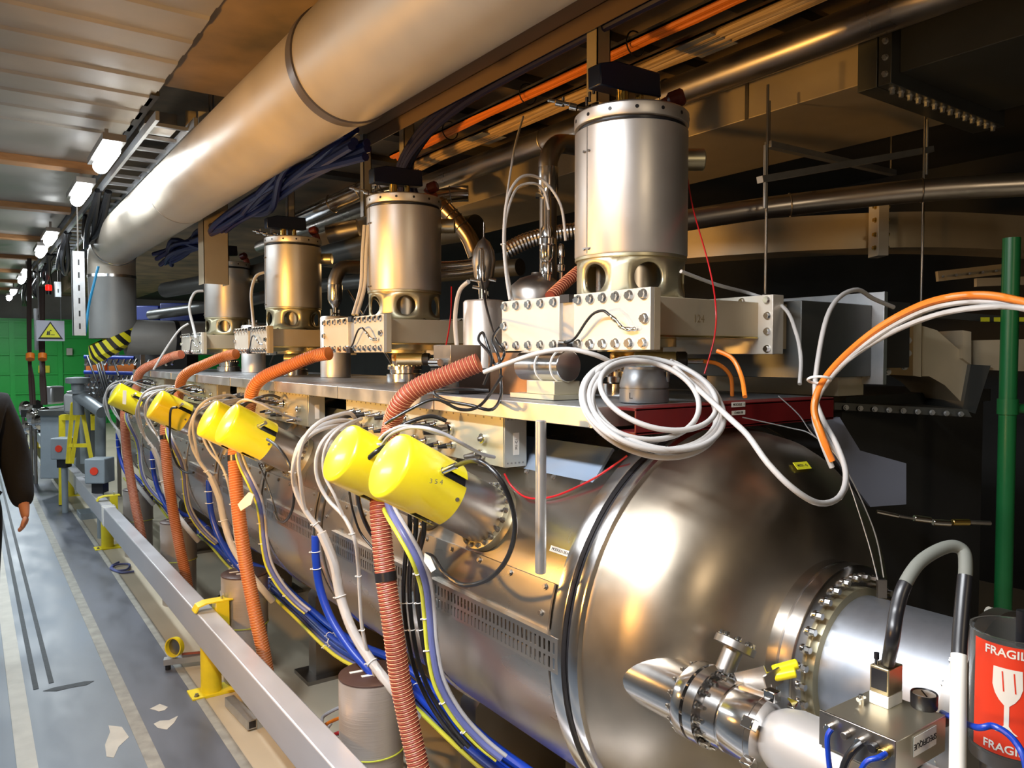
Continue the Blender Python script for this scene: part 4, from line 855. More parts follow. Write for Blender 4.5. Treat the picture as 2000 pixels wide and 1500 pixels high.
MB().lathe([(0.010, -0.16), (0.010, -0.10), (0.018, -0.095), (0.018, -0.04), (0.013, -0.03), (0.013, 0.02), (0.008, 0.03)], PD(940, 500, 2.88), (0, 0, 1), 20).build('valve_stem', chrome, ov)
for x, y in ((925, 545), (962, 545), (930, 560)): MB().cyl(PD(x - 7, y, 2.88), PD(x + 7, y + 3, 2.88), 0.006, 12).build('side_fitting', chrome, ov)

# ------------------------------------------------------------------ cables and hoses
def cab(pts, r, mt, name, lab, cat='cable', grp=None, ties=(), n=8, tm=None, seg=9):
    pts = [Vector(p) for p in pts]; sp = spline(pts, n); t = thing(name, sp[0], lab, cat, grp); MB().tube(sp, r, seg).build('cable_sheath' if cat == 'cable' else 'hose_wall', mt, t)
    for f in ties:
        i = min(len(sp) - 2, int(f * (len(sp) - 1))); d_ = sp[i + 1] - sp[i]; a, u, w2 = frame(d_); m = MB(); m.torus(sp[i], d_, r * 1.12, max(0.0016, r * 0.12), 18, 5); m.obox(sp[i] - Vector((r * 1.3, 0, 0)), (-1, -0.2, 0.2), 0.005, 0.002, 0.002); m.build('cable_tie', tm or tie_m, t)
    return t
def pxs(l): return [PX(x, y, X) for x, y, X in l]
def hose(pts, r, mt, lab, grp, bands=()):
    sp = resample(spline(pts, 12), 0.0028); t = thing('corrugated_hose', sp[0], lab, 'hose', grp)
    MB().tube(sp, lambda i: r * (1.0 + 0.045 * cos(2 * pi * i / 4)), 16).build('hose_wall', mt, t)
    h = helix(spline(pts, 12), r * 1.035, 0.0112, 16); MB().tube(h, 0.0010, 4).build('wire_helix', hose_w, t)
    for f in bands:
        i = int(f * (len(sp) - 2)); d_ = (sp[i + 3] - sp[i]).normalized(); MB().cyl(sp[i] - d_ * 0.013, sp[i] + d_ * 0.013, r * 1.09, 24).build('black_band', blackp, t)
    return t
HP = [(935, 708, 1.26), (900, 722, 1.22), (860, 738, 1.175), (825, 752, 1.135), (795, 772, 1.10), (775, 800, 1.085), (764, 835, 1.09), (758, 880, 1.06), (748, 930, 1.0), (742, 985, 0.97), (746, 1050, 0.965), (754, 1130, 0.965), (768, 1230, 0.97), (782, 1330, 0.985), (800, 1420, 1.0), (818, 1500, 1.01), (838, 1590, 1.03), (856, 1700, 1.05)]
def hpath(dy, jit=0.0, cut=None):
    P = [p + Vector((0, dy, 0)) for p in pxs(([(1018, 688, 1.345), (975, 694, 1.31)] if dy else []) + HP)]
    return P[:cut] if cut else P
hose(hpath(0), 0.029, hose_r, 'red brown corrugated hose, nearest, bending over the platform edge and hanging to the floor', 'corrugated hoses over the platform edge', (0.52,))
hose(hpath(1.5), 0.029, hose_o, 'orange corrugated hose, second nearest, hanging past the middle pair of yellow caps', 'corrugated hoses over the platform edge', (0.46,))
hose(hpath(3.0), 0.030, hose_o, 'orange corrugated hose, third nearest, hanging past the fourth yellow cap', 'corrugated hoses over the platform edge', (0.48,))
hose(hpath(4.5), 0.032, mat('rust_hose', (0.40, 0.10, 0.045), 0.5), 'rust brown hose, farthest, bending over the far end of the platform', 'corrugated hoses over the platform edge', (0.4,))
q = [PD(1075, 580, 2.6), PD(1100, 556, 2.65), PD(1130, 530, 2.7)]; hose([q[0], q[1], q[2]], 0.02, hose_r, 'short red corrugated hose emerging behind the bolted housing of the nearest canister', 'short hoses')
fold = MB(); fold.prism([PX(x, y, 0.934) for x, y in ((464, 985), (485, 962), (495, 968), (490, 985), (470, 998))], (0.008, 0.01, 0)); tag(fold.build('paper_tag', label_w), 'crumpled pale paper tag tied to the orange hose', 'tag')
p_ = PX(478, 980, 0.97)

# white cable loops in front of each pair of caps
loopA = [(700, 830, 1.17), (675, 822, 1.10), (645, 826, 1.02), (612, 840, 0.95), (586, 868, 0.91), (574, 910, 0.90), (577, 955, 0.915), (598, 1000, 0.95), (634, 1050, 1.0), (655, 1105, 1.03), (667, 1165, 1.045), (690, 1228, 1.06), (724, 1285, 1.09), (760, 1335, 1.12), (792, 1375, 1.16), (815, 1402, 1.2)]
loopB = [(705, 818, 1.17), (690, 824, 1.10), (660, 836, 1.0), (632, 860, 0.94), (618, 895, 0.92), (620, 935, 0.925), (640, 975, 0.95), (672, 1010, 0.98), (693, 1055, 1.0), (700, 1110, 1.03), (703, 1170, 1.045), (708, 1230, 1.06), (722, 1290, 1.09), (745, 1350, 1.13)]
def off(path, dx, dy, dX, k0=0, k1=99): return [(x + dx, y + dy, X + dX) if k0 <= i <= k1 else (x, y, X) for i, (x, y, X) in enumerate(path)]
wset = []
G = 'white cables looping beside the yellow caps'
for k in range(4):
    who = ['nearest', 'second', 'third', 'farthest'][k]
    if k == 0:
        wset.append(cab(pxs(loopA), 0.0095, white_c, 'looped_cable', '', grp=G, ties=(0.35, 0.5, 0.66, 0.8)))
        wset.append(cab(pxs(off(loopA, 10, -14, 0.0, 1, 6)), 0.007, white_c, 'looped_cable', '', grp=G))
        wset.append(cab(pxs(off(loopA, -2, 8, -0.01, 1, 5)), 0.007, white_c, 'looped_cable', '', grp=G))
        wset.append(cab(pxs(loopB), 0.0065, white_c, 'looped_cable', '', grp=G, ties=(0.6, 0.72, 0.85)))
        wset.append(cab(pxs(off(loopB, 14, -6, 0.0, 1, 6)), 0.005, white_c, 'looped_cable', '', grp=G))
        wset.append(cab(pxs([(628, 1040, 0.985), (652, 1100, 1.02), (665, 1165, 1.038), (688, 1230, 1.055), (722, 1287, 1.085), (760, 1337, 1.12), (792, 1375, 1.16), (815, 1402, 1.2)]), 0.017, white_c, 'looped_cable', '', grp=G, ties=(0.3, 0.6)))
        base = wset[:]
    kinds = ['thick white cable, outermost of the loops', 'white cable second from outside in the loops', 'white cable lying against the outermost one in the loops', 'thin white cable, inner loop hanging straight lower down', 'thinnest white cable of the inner loops', 'thick white sleeve below the loops']
    for o, kn in zip(base, kinds):
        lb = '%s, %s yellow cap group' % (kn, who + ' ' if False else who)
        if k == 0: o['label'] = lb
        else: copy_tree(o, (0, 1.5 * k, 0), lb)
# blue hoses dropping from the loops
b0 = cab(pxs([(616, 1046, 1.0), (617, 1090, 1.0), (624, 1145, 1.01), (645, 1205, 1.03), (680, 1262, 1.06), (712, 1300, 1.09), (745, 1335, 1.13)]), 0.0145, blue_c, 'blue_hose', 'bright blue hose dropping beside the nearest white sleeve', 'hose', 'blue hoses dropping from the white cable loops', ties=(0.14, 0.24), seg=14)
MB().cyl(PX(615, 1022, 1.0), PX(616, 1048, 1.0), 0.009, 14).build('end_fitting', chrome, b0)
for k, nme in ((1, 'second nearest'), (2, 'third nearest'), (3, 'farthest')):
    copy_tree(b0, (0, 1.5 * k, 0), 'bright blue hose dropping beside the %s white sleeve' % nme)
# blue trunk along the foot of the vessel
for i, (dx, dz, r, mt, nm) in enumerate(((0, 0, .020, blue_c, 'thick blue hose'), (0.03, 0.035, .016, blue_c, 'blue hose above the thick one'), (-0.025, 0.03, .012, blue_c, 'thin front blue hose'), (0.0, -0.035, .013, viol_c, 'lower blue grey hose'), (0.04, -0.01, .014, blue_c, 'rear blue hose'), (-0.03, -0.02, .008, yel_c, 'thin yellow green cable'))):
    rs_ = random.Random(i + 20)
    pts = [(1.29 + dx + rs_.uniform(-.012, .012), 0.9 + 0.55 * j, 0.40 + dz + 0.03 * sin(j * 2 * pi / 2.727 + 1.0) + rs_.uniform(-.008, .008)) for j in range(15)]
    cab(pts, r, mt, 'trunk_hose', nm + ' in the trunk running along the foot of the vessel', 'hose', 'trunk hoses along the foot of the vessel', ties=(.1, .2, .3, .4, .5, .6), n=5)
# yellow-green and blue-grey leads hugging the vessel
yp = [(742, 965, 0.99), (752, 1000, 0.965), (778, 1045, 0.955), (805, 1095, 0.975), (822, 1145, 1.01), (829, 1200, 1.03), (835, 1270, 1.035), (850, 1340, 1.05), (885, 1402, 1.09), (930, 1452, 1.14), (970, 1485, 1.18)]
g0 = []
g0.append(cab(pxs(yp), 0.0065, yel_c, 'flank_cable', 'yellow green cable hugging the vessel from the nearest yellow cap down', grp='cables hugging the vessel flank', ties=(.35, .52, .6, .75, .85)))
g0.append(cab(pxs([(x + 10, y - 3, X + 0.006) for x, y, X in yp]), 0.010, viol_c, 'flank_cable', 'blue grey cable hugging the vessel from the nearest yellow cap down', grp='cables hugging the vessel flank'))
g0.append(cab(pxs([(x + 19, y - 8, X + 0.016) for x, y, X in yp]), 0.006, grey_c, 'flank_cable', 'thin grey cable hugging the vessel from the nearest yellow cap down', grp='cables hugging the vessel flank'))
for k, nme in ((1, 'middle pair of yellow caps'), (2, 'fourth yellow cap'), (3, 'farthest yellow cap')):
    for o, c in zip(g0, ('yellow green', 'blue grey', 'thin grey')): copy_tree(o, (0, 1.5 * k + (0.0 if k else 0), 0), '%s cable hugging the vessel below the %s' % (c, nme))
# black cables
cab([tip0] + pxs([(925, 899, 0.90), (955, 912, 0.905), (982, 945, 0.92), (1003, 1000, 0.95), (1004, 1050, 0.97), (985, 1100, 0.985), (950, 1133, 0.99), (905, 1142, 0.985), (868, 1120, 0.98), (848, 1090, 0.99), (833, 1082, 1.02)]), 0.0058, black_c, 'black_lead', 'black lead looping right from the nearest yellow cap over the vessel', ties=(), n=10)
cab(pxs([(752, 872, 0.95), (735, 882, 0.92), (712, 905, 0.90), (700, 940, 0.90), (702, 985, 0.925), (718, 1030, 0.965), (745, 1070, 1.0)]), 0.0068, black_c, 'black_lead', 'thick black cable arching between the two nearest yellow caps', ties=(0.5,), n=10)
cab(pxs([(748, 868, 0.96), (728, 872, 0.93), (706, 900, 0.91), (694, 940, 0.905), (697, 985, 0.93)]), 0.005, white_c, 'black_lead', 'white cable arching beside the thick black one between the nearest caps')
k1 = cab(pxs([(682, 960, 0.95), (690, 1000, 0.96), (704, 1040, 0.99), (728, 1070, 1.01), (742, 1085, 1.03)]), 0.0038, black_c, 'black_lead', 'thin black lead below the second yellow cap')
for i, (dx, X) in enumerate(((0, 1.0), (12, 1.01), (28, 1.02))):
    cab(pxs([(800 + dx, 990, X - 0.02), (800 + dx, 1040, X - .01), (792 + dx * .9, 1090, X + .01), (788 + dx, 1160, X + .03), (794 + dx, 1230, X + 0.035), (808 + dx, 1300, X + .045), (832 + dx, 1360, X + .07), (870 + dx, 1420, X + .10), (905 + dx, 1460, X + .13)]), 0.0068, black_c, 'black_lead', ['left', 'middle', 'right'][i] + ' one of three black cables dropping behind the nearest red hose', ties=(.42, .5))
wt = MB(); wt.prism([PX(x, y, 0.985) for x, y in ((829, 1080), (841, 1088), (851, 1112), (842, 1118), (828, 1096))], (0.002, 0.002, 0)); tag(wt.build('white_tag', label_w), 'white tag on the black cables below the nearest yellow cap', 'tag')
cl = cab(pxs([(522, 858, 0.92), (545, 875, 0.92), (566, 910, 0.93), (574, 950, 0.95), (572, 990, 0.97), (560, 1015, 0.98), (546, 1018, 0.99), (536, 1000, 1.0)]), 0.0055, black_c, 'black_lead', 'black lead looping from the front cap of the middle pair')
cab(pxs([(505, 905, 1.0), (520, 940, 1.0), (535, 985, 1.01), (543, 1012, 1.0)]), 0.003, black_c, 'black_lead', 'thin black lead crossing the vessel behind the middle pair of caps')
cab(pxs([(345, 796, 0.91), (334, 800, 0.90), (332, 830, 0.91), (333, 870, 0.93), (345, 905, 0.95), (362, 922, 0.98), (378, 923, 1.0)]), 0.0065, black_c, 'black_lead', 'dark lead hanging from the fourth yellow cap')
LG = 'leads between the instrument boxes and the caps'
lds = []
for pth, r, mt, nm in (([(966, 893, 1.17), (940, 886, 1.12), (905, 868, 1.03), (868, 848, 0.98), (830, 836, 0.94), (795, 836, 0.93), (762, 850, 0.94), (742, 878, 0.96), (736, 905, 0.97)], .005, grey_c, 'grey lead arching over the cap'),
                       ([(872, 822, 1.16), (842, 813, 1.12), (806, 822, 1.07), (774, 838, 1.03), (752, 862, 1.0)], .0065, black_c, 'thick black lead running left'),
                       ([(862, 838, 1.16), (836, 832, 1.10), (800, 833, 1.04), (768, 843, .99), (744, 860, .97)], .005, black_c, 'thin black lead running left'),
                       ([(880, 852, 1.17), (850, 846, 1.10), (820, 836, 1.03), (786, 832, .98), (755, 845, .96), (738, 862, .96)], .0045, white_c, 'pale lead running left'),
                       ([(700, 815, 1.17), (684, 812, 1.13), (668, 817, 1.09), (655, 825, 1.05)], .009, black_c, 'black plug boot lying left')):
    lds.append((cab(pxs(pth), r, mt, 'instrument_lead', nm + ' from the instrument box nearest the dome', grp=LG), nm))
for k in (1, 2, 3):
    for o, nm in lds: copy_tree(o, (0, 1.5 * k, 0), nm + ' from the %s instrument box' % ['', 'second', 'third', 'farthest'][k])
# loose black cable on the platform
cab([PD(975, 640, 2.20), PD(962, 665, 2.15), PD(975, 700, 2.12), PD(978, 740, 2.12), PD(978, 775, 2.08), PD(960, 800, 2.0), PD(920, 792, 2.0), PD(870, 782, 2.05), PD(848, 768, 2.1), PD(862, 762, 2.15), PD(905, 760, 2.2), PD(955, 762, 2.2)], 0.0045, black_c, 'loose_black_cable', 'loose black cable curling over the platform edge near the connector block')
cab([PD(945, 752, 2.15), PD(960, 700, 2.15), PD(935, 665, 2.2), PD(943, 650, 2.2), PD(955, 680, 2.18), PD(968, 712, 2.15), PD(985, 690, 2.15), PD(968, 660, 2.2), PD(950, 600, 2.6), PD(940, 545, 2.8)], 0.0042, black_c, 'loose_black_cable', 'black cable knotted around the connector block and rising along the steel pot')
cab([PD(980, 735, 2.08), PD(940, 790, 2.0), PD(900, 800, 1.98), PD(850, 780, 1.98), PD(800, 800, 1.98), PD(752, 828, 1.98)], 0.0042, black_c, 'loose_black_cable', 'black cable running along the platform lip to the red hose')
# red cables
cab([PD(1338, 310, 2.45), PD(1352, 400, 2.3), PD(1385, 520, 2.1), PD(1398, 600, 2.0), PD(1395, 660, 2.0), PD(1376, 730, 2.0)], 0.0022, red_c, 'red_cable', 'thin red cable dropping beside the nearest canister')
cab([PD(882, 560, 3.4), PD(880, 620, 3.3), PD(870, 680, 3.2), PD(858, 715, 3.15)], 0.003, red_c, 'red_cable', 'thin red cable dropping right of the second nearest canister')
cab([PT_(985, 925, .56), PT_(1000, 950, .53), PT_(1030, 972, .512), PT_(1080, 970, .510), PT_(1140, 945, .515), PT_(1180, 922, .52), PT_(1225, 890, .54)], 0.0028, red_c, 'red_cable', 'thin red cable sagging over the vessel shoulder near the dome')
cab([PD(1400, 685, 1.95), PD(1430, 700, 1.93), PD(1448, 735, 1.9), PD(1455, 775, 1.85)], 0.0058, orange_c, 'orange_lead', 'short orange cable with pale tape arching down to the red beam')
# white vertical cables between canisters
cab([PD(1105, 470, 2.65), PD(1095, 400, 2.65), PD(1060, 352, 2.65), PD(1020, 345, 2.6), PD(992, 385, 2.55), PD(984, 460, 2.5), (PD(988, 530, 2.45)), PD(996, 586, 2.4)], 0.0052, white_c, 'arched_white_cable', 'white cable arching left of the nearest canister, outer of two', ties=(0.75,))
cab([PD(1072, 410, 2.65), PD(1062, 372, 2.65), PD(1040, 358, 2.62), PD(1008, 370, 2.6), PD(988, 430, 2.55), PD(987, 500, 2.5), PD(996, 560, 2.45), PD(1001, 588, 2.4)], 0.0045, white_c, 'arched_white_cable', 'white cable arching left of the nearest canister, inner of two')
cab([PD(1022, 228, 2.9), PD(1005, 290, 2.8), PD(988, 400, 2.65), PD(983, 480, 2.5)], 0.004, white_c, 'arched_white_cable', 'white cable rising to the orange trays left of the nearest canister')
cab([PD(915, 550, 2.9), PD(897, 570, 2.95), PD(889, 620, 3.0), PD(893, 680, 3.0), PD(902, 705, 2.95)], 0.0085, white_c, 'arched_white_cable', 'thick white cable curving down left of the tall steel pot')
for k, (s, lab) in enumerate(((0, 'two white cables standing close together left of the second canister, left one'), (7, 'two white cables standing close together left of the second canister, right one'))):
    cab([PD(712 + s, 440, 3.5), PD(708 + s, 500, 3.5), PD(705 + s, 560, 3.5), PD(690 + s, 615, 3.45)], 0.009, white_c, 'upright_white_cable', lab)
cab([PD(516, 532, 4.6), PD(500, 540, 4.6), PD(491, 570, 4.6), PD(493, 610, 4.6), PD(497, 648, 4.55)], 0.009, white_c, 'upright_white_cable', 'white cable curving at the left side of the third canister')
cab([PD(398, 568, 5.7), PD(380, 572, 5.7), PD(370, 600, 5.7), PD(378, 640, 5.7), PD(383, 662, 5.6)], 0.010, white_c, 'upright_white_cable', 'white cable curving at the left side of the farthest canister')
cab([PD(368, 632, 5.7), PD(350, 645, 5.7), PD(325, 680, 5.7), PD(300, 722, 5.7)], 0.008, white_c, 'upright_white_cable', 'white cable slanting down left from the farthest bolted housing')
cab([PD(1330, 530, 2.2), PD(1400, 556, 2.3), PD(1470, 575, 2.4), PD(1530, 600, 2.2), PD(1555, 650, 2.1), PD(1564, 700, 2.05), PD(1562, 750, 2.0)], 0.0055, white_c, 'rear_white_cable', 'white cable passing behind the waveguide end plate and curving down right')
# the coil
rs_ = random.Random(5); pts = [PD(945, 727, 1.95), PD(985, 712, 1.92), PD(1050, 690, 1.86), PD(1110, 682, 1.83), PD(1165, 694, 1.82), PD(1210, 712, 1.86)]
NL = 8; AA = [128, 142, 122, 146, 132, 88, 138, 118, 140]; BB = [84, 96, 76, 88, 98, 50, 80, 90, 82]; CC = [1272, 1270, 1282, 1276, 1272, 1266, 1282, 1276, 1280]
for i in range(NL * 20):
    ph = -pi / 2 - 0.25 - 2 * pi * i / 20; L = i / 20; k = int(L)
    lp_ = lambda T_: T_[min(k, NL)] * (1 - (L - k)) + T_[min(k + 1, NL)] * (L - k)
    a = lp_(AA); b_ = lp_(BB); cx0 = lp_(CC); cy0 = 706 + b_ + 3 * sin(L * 3)
    x = a * cos(ph); y = b_ * sin(ph); th_ = 0.27
    X_, Y_ = cx0 + x * cos(th_) - y * sin(th_), cy0 + x * sin(th_) + y * cos(th_)
    dep = 1.66 - 0.12 * (y / 100) + 0.018 * sin(L * 4.1) + (0.12 if y < -50 else 0) * min(1, (-y - 50) / 25)
    pts.append(PD(X_, Y_, dep))
pts += [PD(1420, 812, 1.56), PD(1460, 850, 1.50), PD(1500, 905, 1.46), PD(1550, 955, 1.44), PD(1600, 983, 1.46), PD(1640, 970, 1.52), PD(1652, 925, 1.6), PD(1635, 870, 1.7), PD(1608, 820, 1.78), PD(1592, 770, 1.82), PD(1598, 700, 1.85), PD(1615, 620, 1.9), PD(1640, 580, 1.95), PD(1675, 566, 2.0), PD(1705, 583, 2.05), PD(1745, 600, 2.1)]
cab(pts, 0.0060, white_c, 'coiled_cable', 'large coil of white cable hung around the grey cap at the platform corner', n=4, seg=10)
# orange and white cables from the right
m_ = [(2250, 690, 1.2), (2120, 622, 1.3), (2000, 590, 1.4), (1930, 577, 1.46), (1860, 580, 1.5), (1790, 600, 1.55), (1710, 645, 1.62), (1640, 705, 1.7), (1602, 755, 1.74), (1590, 800, 1.74), (1605, 850, 1.72), (1625, 900, 1.72)]
cab([PD(*a) for a in m_], 0.0078, orange_c, 'arched_orange_cable', 'orange cable arching in from the right edge over the dome')
cab([PD(x, y + 13, c + .004) for x, y, c in m_], 0.006, white_c, 'arched_pale_cable', 'pale cable lying directly under the arching orange cable')
m_ = [(2250, 700, 1.2), (2120, 625, 1.3), (2000, 602, 1.38), (1920, 600, 1.42), (1830, 615, 1.5), (1740, 650, 1.6), (1660, 700, 1.68), (1612, 748, 1.74), (1593, 800, 1.75), (1612, 850, 1.74), (1645, 900, 1.72), (1653, 945, 1.68), (1640, 972, 1.62)]
t = cab([PD(*a) for a in m_], 0.0056, white_c, 'arched_white_cable', 'white cable arching in from the right edge below the orange one')
MB().torus(PD(1600, 742, 1.73), (0.3, 0.2, 1), 0.024, 0.003, 24, 6).build('cable_tie', tie_m, t)
wt = thing('wire_sling', PD(1690, 1040, 1.75), 'pair of thin steel wires stretched over the dome to a small clip', 'wire')
MB().tube(spline([PD(1520, 773, 1.84), PD(1560, 810, 1.84), PD(1587, 848, 1.83), PD(1640, 900, 1.80), PD(1690, 1040, 1.74), PD(1715, 1135, 1.70)], 6), 0.0014, 5).build('wire', galv, wt)
MB().tube(spline([PD(1450, 815, 1.87), PD(1540, 835, 1.86), PD(1587, 850, 1.83), PD(1645, 905, 1.80), PD(1705, 1030, 1.74), PD(1726, 1128, 1.70)], 6), 0.0014, 5).build('wire', galv, wt)
MB().obox(PD(1722, 1150, 1.70), RT, 0.010, 0.004, 0.02, UP).build('clip', dark_steel, wt)

# ------------------------------------------------------------------ box marked SPECIFIQUE, the jar, gauge
bx = thing('control_box', (1.175, 0.64, 1.02), 'small bright metal box labelled SPECIFIQUE on the narrow beam pipe', 'box')
MB().box(1.10, 1.25, 0.580, 0.70, 1.014, 1.072).build('box_body', mat('zinc_box', (0.60, 0.55, 0.42), 0.32, 0.9, rvar=.05), bx, bevel=0.001)
MB().box(1.096, 1.10, 0.578, 0.702, 1.020, 1.076).build('side_plate', sheet, bx, bevel=0.001)
lb = PX(1840, 1460, 1.2); q0 = PY(1806, 1447, 0.5795)
label_plate(bx, (q0.x, 0.5795, q0.z), (-1, 0, 0), (0, 0, -1), 0.068, 0.030, label_w, 'SPECIFIQUE', 0.0095, bold=0.0001)
for (x, y, mt, r) in ((1624, 1420, chrome, .007), (1656, 1434, dark_steel, .006), (1684, 1447, chrome, .007), (1710, 1458, blackp, .007), (1730, 1470, brass, .008)):
    p = PX(x, y, 1.096); MB().cyl(p, p - Vector((0.012, 0, 0)), r, 16, bv=.001).build('socket', mt, bx)
dh = thing('plug_hood', PZ(1728, 1345, 1.09), 'square metal plug hood with thumbscrew standing on the control box', 'plug')
q0 = PZ(1730, 1372, 1.072); MB().box(q0.x - 0.022, q0.x + 0.022, q0.y - 0.016, q0.y + 0.016, 1.072, 1.092).build('base', label_w, dh, bevel=.001)
MB().box(q0.x - 0.022, q0.x + 0.022, q0.y - 0.016, q0.y + 0.016, 1.092, 1.136).build('hood', mat('hood_metal', (0.55, 0.47, 0.30), 0.35, 0.9), dh, bevel=.002)
MB().box(q0.x - 0.0225, q0.x - 0.022, q0.y - 0.013, q0.y + 0.013, 1.099, 1.132).build('dark_panel', blackp, dh)
m = MB(); m.cyl((q0.x - 0.016, q0.y + 0.008, 1.136), (q0.x - 0.016, q0.y + 0.008, 1.146), 0.003, 10); m.build('thumbscrew', chrome, dh); MB().cyl((q0.x - 0.016, q0.y + 0.008, 1.146), (q0.x - 0.016, q0.y + 0.008, 1.156), 0.0042, 10).build('thumbscrew_knob', blackp, dh)
tp = Vector((q0.x + 0.004, q0.y, 1.134)); cd_ = 1.155
t = thing('sleeved_cable', tp, 'black sleeved cable looping up from the plug hood, white below at right', 'cable')
sp = spline([tp, PD(1742, 1255, 1.16), PD(1752, 1190, 1.17), PD(1768, 1140, 1.18), PD(1800, 1095, 1.2), PD(1850, 1068, 1.22), PD(1880, 1075, 1.22), PD(1886, 1110, 1.2), PD(1880, 1180, 1.18), PD(1874, 1260, 1.16), PD(1872, 1340, 1.14), PD(1870, 1500, 1.12), PD(1868, 1620, 1.1)], 8)
k = len(sp); cutA, cutB, cutC = int(k * .25), int(k * .60), int(k * .77)
MB().tube(sp[:cutA + 1], 0.0105, 14).build('black_sleeve', blackp, t); MB().tube(sp[cutA:cutB + 1], 0.0100, 14).build('grey_braid', mat('grey_braid', (0.16, 0.17, 0.15), 0.7), t)
MB().tube(sp[cutB:cutC + 1], 0.0110, 14).build('black_sleeve', blackp, t); MB().tube(sp[cutC:], 0.0112, 14).build('white_sleeve', label_w, t)
gd = thing('dial_gauge', PZ(1815, 1385, 1.09), 'round black pressure gauge standing on the control box', 'gauge')
q0 = PZ(1812, 1384, 1.072); MB().lathe([(0.019, 1.072), (0.020, 1.074), (0.0205, 1.094), (0.0195, 1.096), (0.0175, 1.0935)], (q0.x, q0.y + .006, 0), (0, 0, 1), 36).build('gauge_case', blackp, gd); MB().cyl((q0.x, q0.y + .006, 1.093), (q0.x, q0.y + .006, 1.0940), 0.017, 30).build('dial_face', label_w, gd); MB().obox((q0.x, q0.y + .006, 1.0945), (1, 1, 0), 0.012, 0.001, 0.0004).build('needle', ink, gd)
gk = MB(); q1 = PZ(1690, 1372, 1.072); gk.cyl((q1.x - .012, q1.y, 1.072), (q1.x - .012, q1.y, 1.088), 0.004, 12); gk.cyl((q1.x - .022, q1.y, 1.082), (q1.x - 0.004, q1.y, 1.082), 0.0035, 10); tag(gk.build('small_tap', chrome), 'tiny shiny tap at the left corner of the control box', 'tap')
cab([PX(1624, 1424, 1.085), PX(1616, 1440, 1.08), PX(1618, 1480, 1.08), PX(1626, 1540, 1.08)], 0.0042, blue_c, 'blue_lead', 'thin blue lead hanging from the leftmost socket of the control box')
cab([PX(1684, 1450, 1.085), PX(1664, 1468, 1.075), PX(1648, 1500, 1.07), PX(1640, 1560, 1.07)], 0.006, black_c, 'black_lead', 'thick black lead hanging from the middle socket of the control box')
cab([PX(1730, 1472, 1.085), PX(1715, 1480, 1.07), PX(1690, 1490, 1.06), PX(1672, 1530, 1.06)], 0.0042, blue_c, 'blue_lead', 'thin blue lead curving left from the brass socket of the control box')
q2 = Vector((1.25, 0.60, 1.052)); cn2 = MB(); cn2.cyl(q2, q2 + Vector((0.012, 0, 0)), 0.011, 18); o_ = cn2.build('side_socket', brass, bx)
rk = thing('right_angle_plug', q2 + Vector((0.02, 0, 0)), 'black plug with an orange ribbed ring on the right side of the control box', 'plug'); MB().cyl(q2 + Vector((0.012, 0, 0)), q2 + Vector((0.035, -0.004, -0.002)), 0.0115, 18, bv=.002).build('plug_body', blackp, rk); MB().cyl(q2 + Vector((0.035, -0.004, -0.002)), q2 + Vector((0.040, -.005, -.003)), 0.010, 18).build('ribbed_ring', orange_c, rk)
cab([q2 + Vector((0.03, 0, 0.008)), PD(1905, 1420, 1.12), PD(1940, 1418, 1.1), PD(1975, 1440, 1.08), PD(2000, 1480, 1.06), PD(2010, 1540, 1.05)], 0.0048, blue_c, 'blue_lead', 'blue cable arching right from the black plug below the fragile sticker')
# glass jar with FRAGILE sticker
jr_c = PD(1985, 1330, 1.28); jx, jy = jr_c.x, jr_c.y
jg = mat('clear_plastic', (0.75, 0.78, 0.78), 0.05, 0, trans=0.95)
jr = thing('clear_jar', (jx, jy, 0.93), 'clear cylindrical cover with a red FRAGILE wine glass sticker at the right edge', 'jar')
zt, zb = PD(1985, 1248, 1.24).z, PD(1985, 1446, 1.24).z - 0.03; jrr = 0.068
MB().lathe([(jrr, zb), (jrr, zt), (jrr + .002, zt + .002), (jrr - .002, zt + .002), (jrr - 0.002, zb)], (jx, jy, 0), (0, 0, 1), 64, cap=False).build('clear_wall', jg, jr)
MB().cyl((jx, jy, zb - 0.02), (jx, jy, zb + 0.004), jrr * 0.98, 48).build('base_disc', dark_steel, jr)
MB().cyl((jx, jy, 0.0), (jx, jy, zb - 0.02), 0.05, 32).build('stand_tube', dark_steel, jr)
fc_ang = math.atan2(-jy, -jx)         # towards the aisle
def onjar(s_, z, e=0.0008): a = fc_ang + R(-10) - s_ / jrr * -1.0; return Vector((jx + (jrr + e) * cos(a), jy + (jrr + e) * sin(a), z))
# s_ grows to the right as seen from the aisle
sw = 0.056; sz0, sz1 = zb + 0.006, zt - 0.008
m = MB(); N = 14
for i in range(N + 1):
    s_ = -sw + 2 * sw * i / N; m.v += [onjar(s_, sz0, .0006), onjar(s_, sz1, .0006)]
m.f = [(2 * i, 2 * i + 2, 2 * i + 3, 2 * i + 1) for i in range(N)]; stk = m.build('red_sticker', redsign, jr)
def bent_text(body, zc, h):
    cu = bpy.data.curves.new('lettering', 'FONT'); cu.body = body; cu.size = h * 1.38; cu.align_x = 'CENTER'; cu.align_y = 'CENTER'; cu.offset = 0.0004
    t_ = bpy.data.objects.new('t', cu); COL.objects.link(t_); bpy.context.view_layer.update()
    me = bpy.data.meshes.new_from_object(t_.evaluated_get(bpy.context.evaluated_depsgraph_get())); bpy.data.objects.remove(t_)
    for vv in me.vertices: c = vv.co.copy(); vv.co = onjar(c.x, zc + c.y, .0014) - jr.location
    me.materials.clear(); me.materials.append(label_w); o = bpy.data.objects.new('lettering', me); COL.objects.link(o); o.parent = stk
hgt = sz1 - sz0
bent_text('FRAGILE', sz1 - 0.012, 0.0135); bent_text('FRAGILE', sz0 + 0.012, 0.0135)
zc = (sz0 + sz1) / 2; gh = hgt * 0.30
